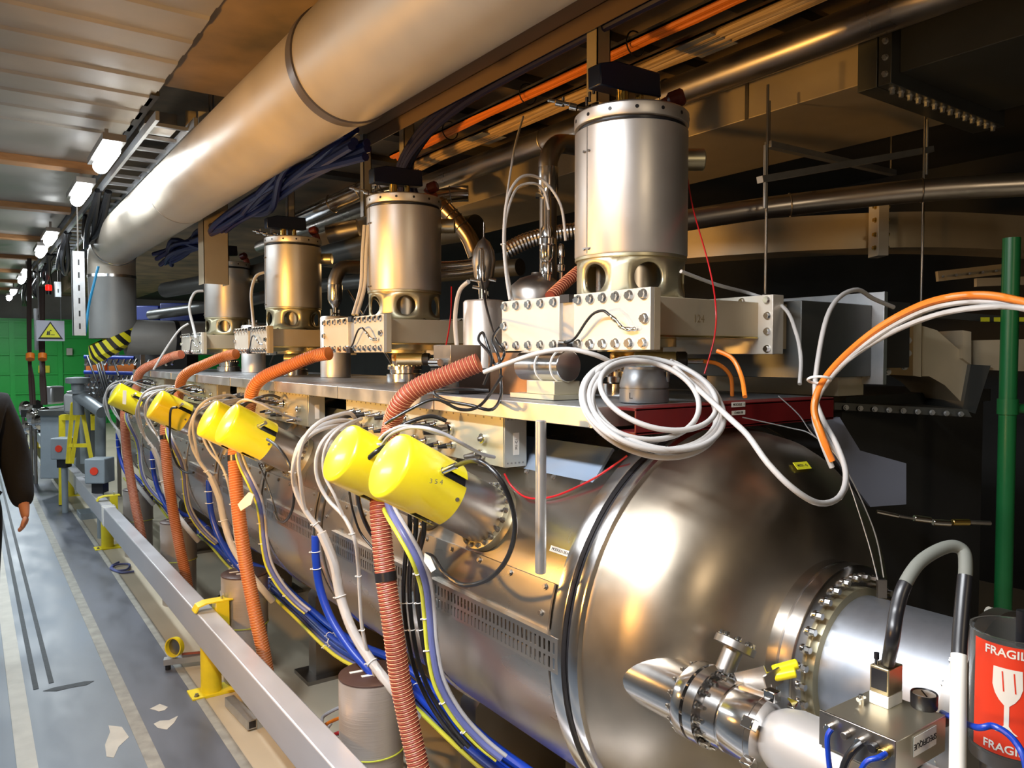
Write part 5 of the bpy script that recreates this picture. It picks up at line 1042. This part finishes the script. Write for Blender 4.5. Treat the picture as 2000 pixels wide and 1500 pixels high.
G_ = [(gh, .020), (gh * .45, .021), (gh * .2, .017), (gh * .02, .011), (-gh * .12, .0035), (-gh * .72, .0035), (-gh * .86, .009), (-gh * .96, .016)]
m = MB(); NC = 10
for z, w_ in G_:
    for c_ in range(NC + 1): m.v.append(onjar(-w_ + 2 * w_ * c_ / NC, zc + z, .0014))
m.f = [(r_ * (NC + 1) + c_, r_ * (NC + 1) + c_ + 1, (r_ + 1) * (NC + 1) + c_ + 1, (r_ + 1) * (NC + 1) + c_) for r_ in range(len(G_) - 1) for c_ in range(NC)]
m.build('wine_glass_mark', label_w, stk)
for s_ in (-0.007, 0.009):
    m = MB(); m.v = [onjar(s_ - .001, zc + gh * .9, .0018), onjar(s_ + .001, zc + gh * .9, .0018), onjar(s_ + .0035, zc + gh * .3, .0018), onjar(s_ + .0015, zc + gh * .3, .0018)]; m.f = [(0, 1, 2, 3)]; m.build('glass_crack_mark', redsign, stk)
m = thing('jar_plug', (jx + .02, jy, zt), 'black plug with pale cable on top of the clear jar', 'plug')
MB().cyl((jx + .02, jy, zt - 0.03), (jx + .02, jy, zt + .03), 0.010, 14).build('plug_body', blackp, m)
# pale hose behind
pipe('pale_hose', [PD(1930, 1195, 1.7), PD(1960, 1205, 1.7), PD(1990, 1222, 1.65), PD(2030, 1240, 1.6)], 0.012, mat('pale_hose', (0.34, 0.34, 0.30), 0.6), 'pale hose end in the dark above the clear jar', cat='hose')

# ------------------------------------------------------------------ guard rail and posts
gr = thing('guard_rail', (0.90, 7, 0.30), 'long aluminium square guard rail running beside the aisle', 'rail')
MB().box(0.861, 0.948, 0.3, 9.0, 0.262, 0.410).build('rail_tube', rail_m, gr, bevel=0.006); MB().box(0.861, 0.948, 9.01, 16.2, 0.262, 0.410).build('rail_tube', rail_m, gr, bevel=0.006)
MB().box(0.858, 0.951, 8.9, 9.1, 0.26, 0.413).build('joint_sleeve', galv, gr)
G = 'yellow guard rail posts'
def post(y, lab, top=True):
    t = thing('rail_post', (0.93, y, 0), lab, 'post', G)
    MB().box(0.83, 1.06, y - 0.06, y + 0.06, 0.0, 0.012).build('base_plate', ypost, t, bevel=0.001)
    MB().lathe([(0.048, 0.012), (0.048, 0.262)], (0.93, y, 0), (0, 0, 1), 28).build('column', ypost, t)
    m = MB()
    for dx_ in (-0.075, 0.105): m.bolt((0.93 + dx_, y - 0.035, 0.012), (0, 0, 1), 0.009, 0.012)
    m.build_each('bolt', dark_steel, t)
    m = MB(); m.box(0.950, 1.01, y - 0.04, y + 0.04, 0.24, 0.445); m.build('back_bracket', ypost, t)
    m = MB()
    m.prism([(0.86, y - 0.035, 0.412), (0.875, y - 0.035, 0.436), (0.91, y - 0.035, 0.446), (1.03, y - 0.035, 0.446), (1.03, y - 0.035, 0.452), (0.905, y - 0.035, 0.452), (0.868, y - 0.035, 0.440), (0.852, y - 0.035, 0.412)], (0, 0.07, 0)); m.build('clamp_strap', ypost, t)
    MB().cyl((0.985, y, 0.452), (0.985, y, 0.468), 0.006, 12).build('wing_nut_stud', galv, t)
    for s in (-1, 1): MB().obox((0.985, y + 0.014 * s, 0.474), (0, s, 0.8), 0.012, 0.003, 0.006).build('wing', galv, t)
    return t
post(3.86, 'yellow guard rail post nearest the camera, with wing nut clamp over the rail')
for y, lab in ((7.3, 'second yellow guard rail post along the rail'), (10.3, 'third yellow guard rail post along the rail'), (13.4, 'fourth yellow guard rail post, short and far'), (16.0, 'yellow guard rail post at the far end of the rail')): post(y, lab)
t = thing('strap_loop', (0.9, 7.0, 0.30), 'pair of white plastic straps looped around the guard rail', 'strap')
for yy in (6.95, 7.02): MB().box(0.857, 0.952, yy, yy + 0.02, 0.258, 0.414).build('strap', label_w, t, bevel=.002)
# odds and ends on the floor
q0 = PZ(345, 1262, 0.12); rg = thing('yellow_ring_clamp', (q0.x, q0.y, 0.0), 'small round yellow ring clamp on a metal arm by the rail', 'clamp')
ax_ = Vector((-0.75, -0.6, 0.1)); m = MB().lathe([(0.048, 0), (0.050, 0.002), (0.050, 0.03), (0.044, 0.03), (0.044, 0.0)], q0, ax_, 36, cap=False); m.build('ring', ypost, rg); MB().lathe([(0.02, 0.005), (0.042, 0.006)], q0, ax_, 36).build('ring_back', dark_steel, rg)
MB().bar(q0 + Vector((0.02, -0.02, -0.04)), q0 + Vector((0.25, -0.05, -0.06)), 0.01, 0.01).build('arm', mat('red_brown', (0.3, 0.08, 0.05), 0.5), rg)
t = thing('floor_strut', PZ(370, 1290, 0.04), 'short galvanised strut on the floor under the ring clamp', 'strut'); a, b_ = PZ(320, 1292, 0.05), PZ(400, 1282, 0.05); MB().bar(a, b_, 0.045, 0.03).build('channel', galv, t); MB().cyl((a.x + .02, a.y, 0.0), (a.x + .02, a.y, 0.035), 0.014, 14).build('rubber_foot', blackp, t)
t = thing('floor_strut', PZ(470, 1400, 0.03), 'hollow square strut end on the beige floor beside the near guard rail', 'strut'); a, b_ = PZ(493, 1415, 0.03), PZ(448, 1368, 0.03); MB().bar(a, b_, 0.042, 0.042).build('channel', galv, t); d_ = (a - b_).normalized(); MB().obox(a + d_ * 0.0005, d_, 0.001, 0.015, 0.015).build('open_end', blackp, t)
cab([PZ(232, 1098, 0.012), PZ(218, 1106, 0.012), PZ(226, 1114, 0.012), PZ(248, 1112, 0.012), PZ(252, 1102, 0.012), PZ(228, 1103, 0.016), PZ(216, 1110, 0.014), PZ(236, 1118, 0.012), PZ(262, 1116, 0.012)], 0.008, viol_c, 'floor_cable', 'small heap of blue grey cable on the floor behind the rail')
rs_ = random.Random(11)
for i, (mt, nm) in enumerate(((white_c, 'pale'), (red_c, 'dark red'), (white_c, 'white'), (orange_c, 'amber'), (grey_c, 'grey'))):
    pp_ = [Vector((1.18 + 0.13 * cos(2 * pi * j / 9 + i) + rs_.uniform(-.02, .02), 2.72 + 0.17 * sin(2 * pi * j / 9 + i), 0.10 + 0.028 * i + rs_.uniform(-.01, .02))) for j in range(9)]
    cab(pp_, 0.007, mt, 'slack_cable', nm + ' slack cable coiled behind the nearest floor canister', grp='slack cables under the vessel')
# supports under the vessel
for k in range(4):
    y = 2.2 + 1.5 * k; t = thing('vessel_support', (1.6, y, 0), ['nearest', 'second', 'third', 'farthest'][k] + ' dark steel cradle carrying the vessel', 'support', 'steel cradles under the vessel')
    m = MB(); m.prism([(1.40, y, 0.0), (1.80, y, 0.0), (1.80, y, 0.42), (1.76, y, 0.47), (1.6, y, 0.435), (1.44, y, 0.47), (1.40, y, 0.42)], (0, 0.10, 0)); m.build('cradle_plate', dark_steel, t)
    MB().box(1.34, 1.86, y - 0.05, y + 0.15, 0.0, 0.02).build('base_plate', dark_steel, t)

# ------------------------------------------------------------------ lamps, ladder, sign, far equipment
lmp = thing('strip_light', (0.70, 5.3, 2.80), 'bright glowing strip light, nearest of the row under the soffit edge', 'lamp', 'strip lights along the aisle')
MB().box(0.64, 0.76, 4.9, 5.6, 2.86, 2.90).build('fixture_body', dark_steel, lmp); MB().cyl((0.70, 4.98, 2.83), (0.70, 5.5, 2.83), 0.045, 20, bv=0.02).build('diffuser', lamp_e, lmp); MB().box(0.69, 0.71, 5.2, 5.22, 2.90, 3.0).build('hanger', dark_steel, lmp)
for y, nm in ((6.6, 'second'), (9.2, 'third'), (10.4, 'fourth'), (13.2, 'fifth'), (14.4, 'sixth'), (17.2, 'seventh'), (19.0, 'last and smallest')): copy_tree(lmp, (0, y - 5.3, 0), 'glowing strip light, %s counted from the camera' % nm)
ld_ = thing('cable_ladder', (0.95, 10, 2.72), 'galvanised cable ladder beside the strip lights', 'ladder')
for x in (0.86, 1.06): MB().box(x, x + 0.02, 4.6, 19, 2.93, 2.98).build('side_rail', galv, ld_)
for i in range(48): MB().box(0.88, 1.06, 4.75 + i * 0.3, 4.78 + i * 0.3, 2.94, 2.96).build('rung', galv, ld_)
for i, y in enumerate((7.4, 9.9, 12.0, 14.5, 16.8)):
    t = thing('cable_hank', (0.92, y, 2.5), ['nearest', 'second', 'third', 'fourth', 'farthest'][i] + ' dark hank of cables hanging under the cable ladder', 'cables', 'dark cable hanks under the ladder')
    for j in range(5):
        rs_ = random.Random(i * 7 + j); dd_ = [rs_.uniform(-.05, .05) for _ in range(6)]
        MB().tube(spline([(0.88 + dd_[0], y - 0.6, 2.93), (0.86 + dd_[1], y - 0.2, 2.72 + dd_[2]), (0.88 + dd_[3], y + 0.2, 2.62 + dd_[4]), (0.9, y + 0.7, 2.93)], 6), 0.022, 7).build('cable', black_c, t)
eb_ = thing('lamp_lit_box', (0.93, 5.0, 2.8), 'grey box above the strip lights, white underside painted as reflected lamp light', 'lamp')
q0 = PD(308, 240, 4.6); MB().obox(q0, (0, 1, 0), 0.10, 0.09, 0.04, (0, 0, 1)).build('housing', dark_steel, eb_); MB().obox(q0 - Vector((0, 0, 0.045)), (0, 1, 0), 0.095, 0.085, 0.005, (0, 0, 1)).build('reflected_light_panel', label_w, eb_)  # white panel painted for lamp light reflected under the box
jb_ = thing('junction_box', PD(405, 240, 4.8), 'pale boxed fitting tucked above the large pipe at left', 'box'); MB().obox(PD(410, 245, 4.7), (0.3, 1, 0), 0.11, 0.06, 0.05, (0, 0, 1)).build('box_body', plate_m, jb_, bevel=.004); a_ = PD(410, 236, 4.7); MB().cyl(a_, (a_.x, a_.y, 3.62), .006, 8).build('hanging_rod', dark_steel, jb_); MB().obox(PD(374, 250, 4.75), (0.3, 1, 0), 0.05, 0.03, 0.09, (0, 0, 1)).build('bracket', wg_m, jb_)
rl = thing('red_lamp', PD(95, 562, 10.2), 'small red signal lamp hanging above the warning sign', 'lamp'); q0 = PD(95, 562, 10.2); MB().cyl(q0 - Vector((0, 0, .04)), q0 + Vector((0, 0, .04)), 0.04, 20, bv=.01).build('red_dome', redlamp, rl); MB().cyl(q0 - Vector((0, 0, .09)), q0 - Vector((0, 0, .04)), 0.03, 16).build('base', blackp, rl)
sg = thing('warning_sign', (PD(98, 647, 9.8).x, PD(98, 647, 9.8).y, 1.82), 'hanging grey sign with a yellow warning triangle of a person bumping head', 'sign')
q0 = PD(98.5, 646, 9.8); rx = Vector((1, 0, 0)); sw_, sh = 0.155, 0.13
MB().obox(q0, rx, sw_, 0.006, sh, (0, 0, 1)).build('sign_plate', mat('sign_grey', (0.45, 0.45, 0.52), 0.5), sg)
fr_ = q0 + Vector((0, -0.008, 0)); tri = lambda s, dy: [fr_ + Vector((-s, dy, -s * .78)), fr_ + Vector((s, dy, -s * .78)), fr_ + Vector((0, dy, s * 0.86))]
MB().prism(tri(0.138, 0), (0, 0.002, 0)).build('triangle_border', ink, sg); MB().prism(tri(0.108, -0.002), (0, 0.002, 0)).build('triangle_field', label_y, sg)
m = MB(); P2 = lambda l: [fr_ + Vector((x, -0.0042, z)) for x, z in l]
m.prism(P2([(-.045, -.055), (-.02, -.055), (-.018, -.01), (-.035, -.005)]), (0, .001, 0)); m.prism(P2([(-.018, -.055), (-.004, -.055), (-.006, -.005), (-.016, -.002)]), (0, .001, 0)); m.prism(P2([(-.01, .0), (.01, -.005), (.012, .008), (-.004, .012)]), (0, .001, 0)); m.prism(P2([(.002, -.055), (.045, -.055), (.045, -.048), (.002, -.048)]), (0, .001, 0))
m.build('bumping_figure', ink, sg)
for s in (-1, 1): MB().cyl(q0 + Vector((0.12 * s, 0, sh)), Vector((q0.x + 0.12 * s, q0.y, 3.02 if q0.x + .12 * s < 0.82 else 2.94)), 0.003, 6).build('hanging_wire', galv, sg)
for (x0, lab, mt2) in ((60, 'dark cable bundle hanging left, orange at its top', 'l'), (84, 'dark cable bundle hanging below the warning sign, orange at its top', 'r')):
    t = thing('hanging_cables', PD(x0, 740, 9.5), lab, 'cables')
    for j in range(6):
        rs_ = random.Random(j + x0); e1, e2 = rs_.uniform(-5, 5), rs_.uniform(-4, 4)
        MB().tube(spline([PD(x0 - 2 + e2, 505 if x0 == 60 else 560, 10.1), PD(x0 - 2 + e2, 678, 10.0), PD(x0 + e1, 740, 9.6), PD(x0 + 3 + e1, 790, 9.5)], 6), 0.018, 6).build('cable', mat('brown_cable', (0.035, 0.02, 0.015), 0.5) if j == 0 and x0 == 60 else MATS['brown_cable'], t)
    MB().cyl(PD(x0 - 1, 692, 9.75), PD(x0 - 1, 702, 9.72), 0.05, 14).build('orange_band', orange_c, t)
# machines beyond the vessel
def mbox(name, x0, y0_, x1, y1_, c, depth, mt, lab, cat, bevel=0.01, extra=None):
    P = [PD(x, y, c) for x, y in ((x0, y0_), (x1, y0_), (x1, y1_), (x0, y1_))]; t = thing(name, (P[2] + P[3]) / 2, lab, cat); MB().prism(P, Vector((F.x, F.y, 0)) * depth).build('body', mt, t, bevel=bevel); return t
t = mbox('equipment_cabinet', 78, 808, 148, 935, 8.9, 0.5, bluegrey, 'blue grey floor cabinet beyond the far end of the rail', 'cabinet'); MB().prism([PD(x, y, 8.85) for x, y in ((74, 802), (152, 802), (152, 812), (74, 812))], Vector((F.x, F.y, 0)) * .55).build('lid', wgd_m, t)
mbox('pump_housing', 122, 768, 158, 808, 8.3, 0.3, mat('pale_grey_metal', (0.45, 0.46, 0.47), 0.35, 0.6), 'pale rounded pump housing on the yellow stand', 'pump', 0.03)
mbox('pump_housing', 82, 755, 102, 790, 10.5, 0.3, MATS['pale_grey_metal'], 'small pale pump housing in front of the green gate', 'pump', 0.03)
t = thing('grey_column_valve', PD(152, 770, 7.5), 'grey flanged column valve standing above the yellow stand', 'valve'); MB().lathe([(.05, -.2), (.05, 0), (.10, .01), (.10, .03), (.06, .04), (.06, .1), (.11, .11), (.11, .16), (.04, .17)], PD(153, 770, 7.5), (0, 0, 1), 24).build('column', mat('mid_grey', (0.22, 0.25, 0.27), 0.4, 0.4), t)
MB().cyl(PD(153, 772, 7.5), PD(200, 805, 7.3), 0.06, 18).build('arm', MATS['mid_grey'], t)
def frame_stand(lab, legs, c, w_, mt=ypost):
    t = thing('yellow_stand', PD(legs[0][2], legs[0][3], c), lab, 'stand')
    for (x0, y0_, x1, y1_) in legs: MB().bar(PD(x0, y0_, c), PD(x1, y1_, c), w_, w_).build('leg', mt, t)
    return t
frame_stand('yellow A shaped stand in front of the blue grey cabinet', [(142, 788, 132, 905), (158, 788, 178, 895), (156, 790, 140, 905), (141, 789, 160, 789), (134, 870, 172, 870)], 7.6, 0.035)
frame_stand('upright yellow post beside the blue grey cabinet', [(121, 812, 121, 985), (121, 815, 182, 815), (182, 812, 182, 840)], 8.4, 0.06)
t = thing('grey_stand', PD(165, 880, 7.7), 'pale grey tubular stand right of the yellow A stand', 'stand')
for a in ((165, 790, 168, 905), (196, 800, 196, 900)): MB().cyl(PD(a[0], a[1], 7.8), PD(a[2], a[3], 7.8), 0.05, 18).build('leg', bluegrey, t)
MB().box(*[v_ for v_ in (PD(150, 900, 7.8).x, PD(205, 900, 7.8).x, PD(180, 900, 7.8).y - .1, PD(180, 900, 7.8).y + .2)], 0.0, 0.06).build('foot', bluegrey, t)
for i, (x, y, c, lab) in enumerate(((125, 875, 8.0, 'upper grey motor box with a red cap between the yellow posts'), (195, 918, 6.9, 'grey motor box with a red cap standing on the floor beyond the floor canisters'))):
    t = thing('motor_box', PD(x, y + 20, c), lab, 'motor'); q0 = PD(x, y, c); MB().obox(q0, RT, 0.09, 0.09, 0.11, (0, 0, 1)).build('motor_body', bluegrey, t, bevel=.01); MB().cyl(q0 - F * 0.09, q0 - F * 0.10, 0.035, 20).build('red_cap', redsign, t); MB().obox(q0 - Vector((0, 0, .15)), RT, 0.05, 0.05, 0.05, (0, 0, 1)).build('foot', blackp, t); MB().cyl((q0.x, q0.y, 0), q0 - Vector((0, 0, .2)), 0.03, 12).build('pedestal', bluegrey, t)
for i, (x, y, c, s) in enumerate(((45, 800, 11, .12), (60, 815, 10.4, .12), (68, 825, 9.8, .10), (50, 835, 10.6, .1))):
    t = thing('shiny_coupling', PD(x, y, c), ['leftmost', 'second', 'third', 'lowest'][i] + ' shiny round coupling at the far end of the guard rail', 'coupling', 'shiny couplings at the rail end')
    MB().cyl((PD(x, y, c).x, PD(x, y, c).y, 0), PD(x, y, c), 0.02, 12).build('stand_leg', dark_steel, t); MB().lathe([(s * .5, 0), (s, .02), (s, .06), (s * .6, .08), (s * .6, .16), (s, .18), (s, .22)], PD(x, y, c), (0.8, -0.6, 0.1), 20).build('coupling_body', chrome, t)
t = mbox('far_trolley', 40, 800, 80, 815, 10.8, 1.2, wgd_m, 'grey trolley top at the far end of the rail', 'trolley')
tag(MB().prism([PY(x, y, 20.93) for x, y in ((75, 714), (97, 714), (97, 728), (75, 728))], (0, 0.08, 0)).build('gate_notice', label_y), 'small yellow notice on the green gate', 'notice')
tag(MB().prism([PY(x, y, 20.88) for x, y in ((130, 680), (142, 680), (142, 694), (130, 694))], (0, 0.13, 0)).build('socket_box', plate_m, bevel=.01), 'small white socket box on the green gate', 'box')
mbox('blue_crate', 252, 597, 310, 625, 8.2, 0.5, tarp, 'dark blue crate behind the dropping pipe, left one', 'crate'); mbox('blue_crate', 312, 592, 372, 627, 8.0, 0.5, tarp, 'dark blue crate behind the farthest canister, right one with a bright end', 'crate')
cs_ = thing('crate_shelf', (1.9, 8.5, 0), 'dark steel shelf frame holding the blue crates', 'shelf'); zc = min(PD(252, 625, 8.2).z, PD(312, 627, 8.0).z) - 0.02
MB().box(1.35, 2.6, 8.25, 9.95, zc - 0.03, zc).build('shelf_board', dark_steel, cs_)
for x in (1.38, 2.55):
    for y in (8.3, 9.9): MB().box(x, x + .04, y, y + .04, 0, zc - 0.03).build('leg', dark_steel, cs_)
# connector rack beyond
rk_ = thing('connector_rack', PD(265, 770, 7.9), 'dense rack of shiny connectors with orange plates beyond the vessel', 'rack')
MB().prism([PD(x, y, 8.3) for x, y in ((165, 695), (365, 690), (365, 800), (165, 800))], Vector((F.x, F.y, 0)) * .3).build('rack_body', wallc, rk_)
for x0, x1 in ((168, 205), (212, 262)): MB().prism([PD(x, y, 8.0) for x, y in ((x0, 715), (x1, 710), (x1, 727), (x0, 728))], Vector((F.x, F.y, 0)) * .05).build('orange_plate', orange_c, rk_)
for y in (697, 727): MB().cyl(PD(165, y, 7.95), PD(262, y + 2, 7.95), 0.02, 10).build('blue_hose', blue_c, rk_)
rs_ = random.Random(9)
for r_ in range(5):
    for j in range(15):
        y = (703, 735, 747, 758, 768)[r_]; x = 172 + j * (12 if r_ == 0 else 9.5) + r_ * 2
        if x > 352: continue
        a = PD(x + rs_.uniform(-1, 1), y + rs_.uniform(-1, 1), 7.9); MB().cyl(a, a + Vector((-0.03, -0.05, -0.05)), 0.013, 8).build('connector', chrome, rk_)
for i, (x0, y0_, x1, y1_) in enumerate(((170, 695, 200, 775), (186, 700, 206, 772), (190, 700, 212, 775), (196, 698, 215, 770), (222, 705, 232, 735))): MB().tube([PD(x0, y0_, 7.7), PD((x0 + x1) / 2, (y0_ + y1_) / 2, 7.5), PD(x1, y1_, 7.4)], 0.010, 7).build('black_cable', black_c, rk_)
# racking of dark pipes behind the canisters
for i, (y, z, r, lab) in enumerate(((5.5, 2.35, 0.07, 'upper dark lagged pipe behind the far canisters'), (6.2, 2.15, 0.05, 'lower dark lagged pipe behind the far canisters'))):
    pipe('lagged_pipe', [(2.3 + .3 * i, 3.6, z), (2.1, y - .8, z), (1.9, y + .6, z - .05), (1.5, y + 2.2, z - .1)], r, wgd_m, lab)
tg_ = thing('scaffold_brace', (2.3, 5.2, 1.6), 'thin dark crossing braces seen between the canisters', 'brace')
for a in (((2.3, 4.6, 1.55), (2.3, 5.6, 2.3)), ((2.3, 5.6, 1.55), (2.3, 4.6, 2.3)), ((2.3, 6.4, 1.55), (2.3, 7.2, 2.2)), ((2.3, 7.2, 1.55), (2.3, 6.4, 2.2))): MB().cyl(a[0], a[1], 0.008, 8).build('brace_rod', dark_steel, tg_)

# ------------------------------------------------------------------ the person at the left edge
pe = thing('person', (-0.05, 4.75, 0), 'person in a dark jacket at the left edge, only back and arm in view', 'person')
def skinned(nodes, edges, name, mt, parent, lv=2):
    me = bpy.data.meshes.new(name); keys = list(nodes); off = Vector((0, 0, 0)); q = parent
    while q is not None: off += q.location; q = q.parent
    me.from_pydata([tuple(Vector(nodes[k][0]) - off) for k in keys], [(keys.index(a), keys.index(b_)) for a, b_ in edges], [])
    o = bpy.data.objects.new(name, me); COL.objects.link(o); o.parent = parent; me.materials.append(mt)
    o.modifiers.new('skin', 'SKIN').use_smooth_shade = True
    for i, k in enumerate(keys):
        r = nodes[k][1]; sv = me.skin_vertices[0].data[i]; sv.radius = r if isinstance(r, tuple) else (r, r); sv.use_root = (i == 0)
    s = o.modifiers.new('sub', 'SUBSURF'); s.levels = lv; s.render_levels = lv; return o
BXc, BYc = -0.06, 4.75
def V3(x, y, z): return (BXc + x, BYc + y, z)
ex = PX(44, 960, 0.23); hw_ = Vector((0.235, 4.60, 0.86))
N = {'pelvis': (V3(0, 0, 0.98), (.16, .12)), 'waist': (V3(0, 0, 1.12), (.14, .11)), 'chest': (V3(0, 0, 1.32), (.17, .12)), 'neck': (V3(0, 0, 1.50), .06), 'head1': (V3(0, .01, 1.60), (.075, .085)), 'head2': (V3(0, .02, 1.70), (.08, .095)),
     'shR': (V3(.18, 0, 1.42), .06), 'elR': ((0.19, 4.78, 1.09), .045), 'wrR': ((0.215, 4.66, 0.86), .027), 'pR': ((0.218, 4.64, 0.80), (.036, .017)),
     'shL': (V3(-.18, 0, 1.42), .06), 'elL': (V3(-.24, .06, 1.13), .045), 'wrL': (V3(-.24, -.04, .885), .028), 'pL': (V3(-.24, -.05, .84), (.036, .018)),
     'hR': (V3(.09, 0, .92), .085), 'kR': (V3(.10, .12, .50), .058), 'aR': (V3(.10, .08, .10), .04), 'tR': (V3(.11, .24, .04), .035),
     'hL': (V3(-.09, 0, .92), .085), 'kL': (V3(-.10, -.05, .50), .058), 'aL': (V3(-.10, -.22, .12), .04), 'tL': (V3(-.11, -.08, .04), .035)}
E = [('pelvis', 'waist'), ('waist', 'chest'), ('chest', 'neck'), ('neck', 'head1'), ('head1', 'head2'), ('chest', 'shR'), ('shR', 'elR'), ('elR', 'wrR'), ('wrR', 'pR'), ('chest', 'shL'), ('shL', 'elL'), ('elL', 'wrL'), ('wrL', 'pL'),
     ('pelvis', 'hR'), ('hR', 'kR'), ('kR', 'aR'), ('aR', 'tR'), ('pelvis', 'hL'), ('hL', 'kL'), ('kL', 'aL'), ('aL', 'tL')]
body = skinned(N, E, 'body', skin, pe)
J = {'a': (V3(0, 0, 0.84), (.205, .165)), 'b': (V3(0, 0, 1.10), (.185, .15)), 'c': (V3(0, 0, 1.32), (.20, .145)), 'd': (V3(0, 0, 1.47), (.09, .09)), 'e': (V3(.18, 0, 1.38), .09), 'f': ((0.185, 4.78, 1.10), .082), 'g': ((0.214, 4.67, 0.85), .056), 'h': (V3(-.19, 0, 1.40), .085), 'i': (V3(-.24, .06, 1.14), .068), 'j': (V3(-.24, -.03, .91), .048)}
skinned(J, [('a', 'b'), ('b', 'c'), ('c', 'd'), ('c', 'e'), ('e', 'f'), ('f', 'g'), ('c', 'h'), ('h', 'i'), ('i', 'j')], 'jacket', blackj, pe)
T = {'a': (V3(0, 0, 0.97), (.13, .11)), 'b': (V3(.10, .02, .85), .10), 'c': (V3(.10, .12, .50), .075), 'd': (V3(.10, .08, .12), .06), 'e': (V3(-.10, -.01, .85), .10), 'f': (V3(-.10, -.05, .50), .075), 'g': (V3(-.10, -.21, .14), .06)}
skinned(T, [('a', 'b'), ('b', 'c'), ('c', 'd'), ('a', 'e'), ('e', 'f'), ('f', 'g')], 'trousers', blackj, pe)
for s, y0_ in ((1, .16), (-1, -.14)): MB().lathe([(0.03, -.13), (0.05, -.10), (0.052, 0), (0.045, .09), (0.02, .13)], (BXc + .105 * s, BYc + y0_, 0.05), (0, 1, 0), 20).build('shoe', blackp, pe, smooth=70)
MB().lathe([(0.03, 1.805), (0.075, 1.785), (0.098, 1.73), (0.100, 1.68), (0.085, 1.62)], (BXc, BYc + 0.005, 0), (0, 0, 1), 28).build('hair', hair_m, pe, smooth=70)
hc = Vector(V3(0, .02, 1.66)); MB().cyl(hc + Vector((0, .09, -.01)), hc + Vector((0, .125, -.025)), 0.014, 10, 0.010).build('nose', skin, pe)
for s in (-1, 1):
    MB().lathe([(0.001, -.012), (.011, -.006), (.012, 0), (.008, .008), (.001, .010)], hc + Vector((.033 * s, .088, .02)), (0, 1, 0), 14).build('eye', label_w, pe); MB().lathe([(.02, 0), (.026, .008), (.015, .012)], hc + Vector((.084 * s, .0, 0)), (s, 0, 0), 14).build('ear', skin, pe)
MB().obox(hc + Vector((0, .100, -.055)), (1, 0, 0), .022, .006, .005).build('mouth', mat('lips', (.35, .10, .08), .5), pe)
def hand(c, s):
    for i, (dx_, L) in enumerate(((-.027, .062), (-.010, .072), (.008, .068), (.025, .054))):
        a = Vector(c) + Vector((dx_ * 0.35 * s, dx_, 0.006)); d1 = Vector((-0.18 * s, -0.25, -1)).normalized(); d2 = Vector((-0.5 * s, -0.30, -0.8)).normalized(); d3 = Vector((-0.8 * s, -0.25, -0.5)).normalized()
        nd = {0: (a, .010), 1: (a + d1 * L * .45, .0092), 2: (a + d1 * L * .45 + d2 * L * .32, .0085), 3: (a + d1 * L * .45 + d2 * L * .32 + d3 * L * .23, .0072)}
        skinned(nd, [(0, 1), (1, 2), (2, 3)], 'finger', skin, body, 1)
    a = Vector(c) + Vector((0, -0.028, 0.02)); skinned({0: (a, .011), 1: (a + Vector((-.012 * s, -.022, -.024)), .0105), 2: (a + Vector((-.020 * s, -.028, -.050)), .009)}, [(0, 1), (1, 2)], 'thumb', skin, body, 1)
hand(N['pR'][0], 1); hand(N['pL'][0], -1)
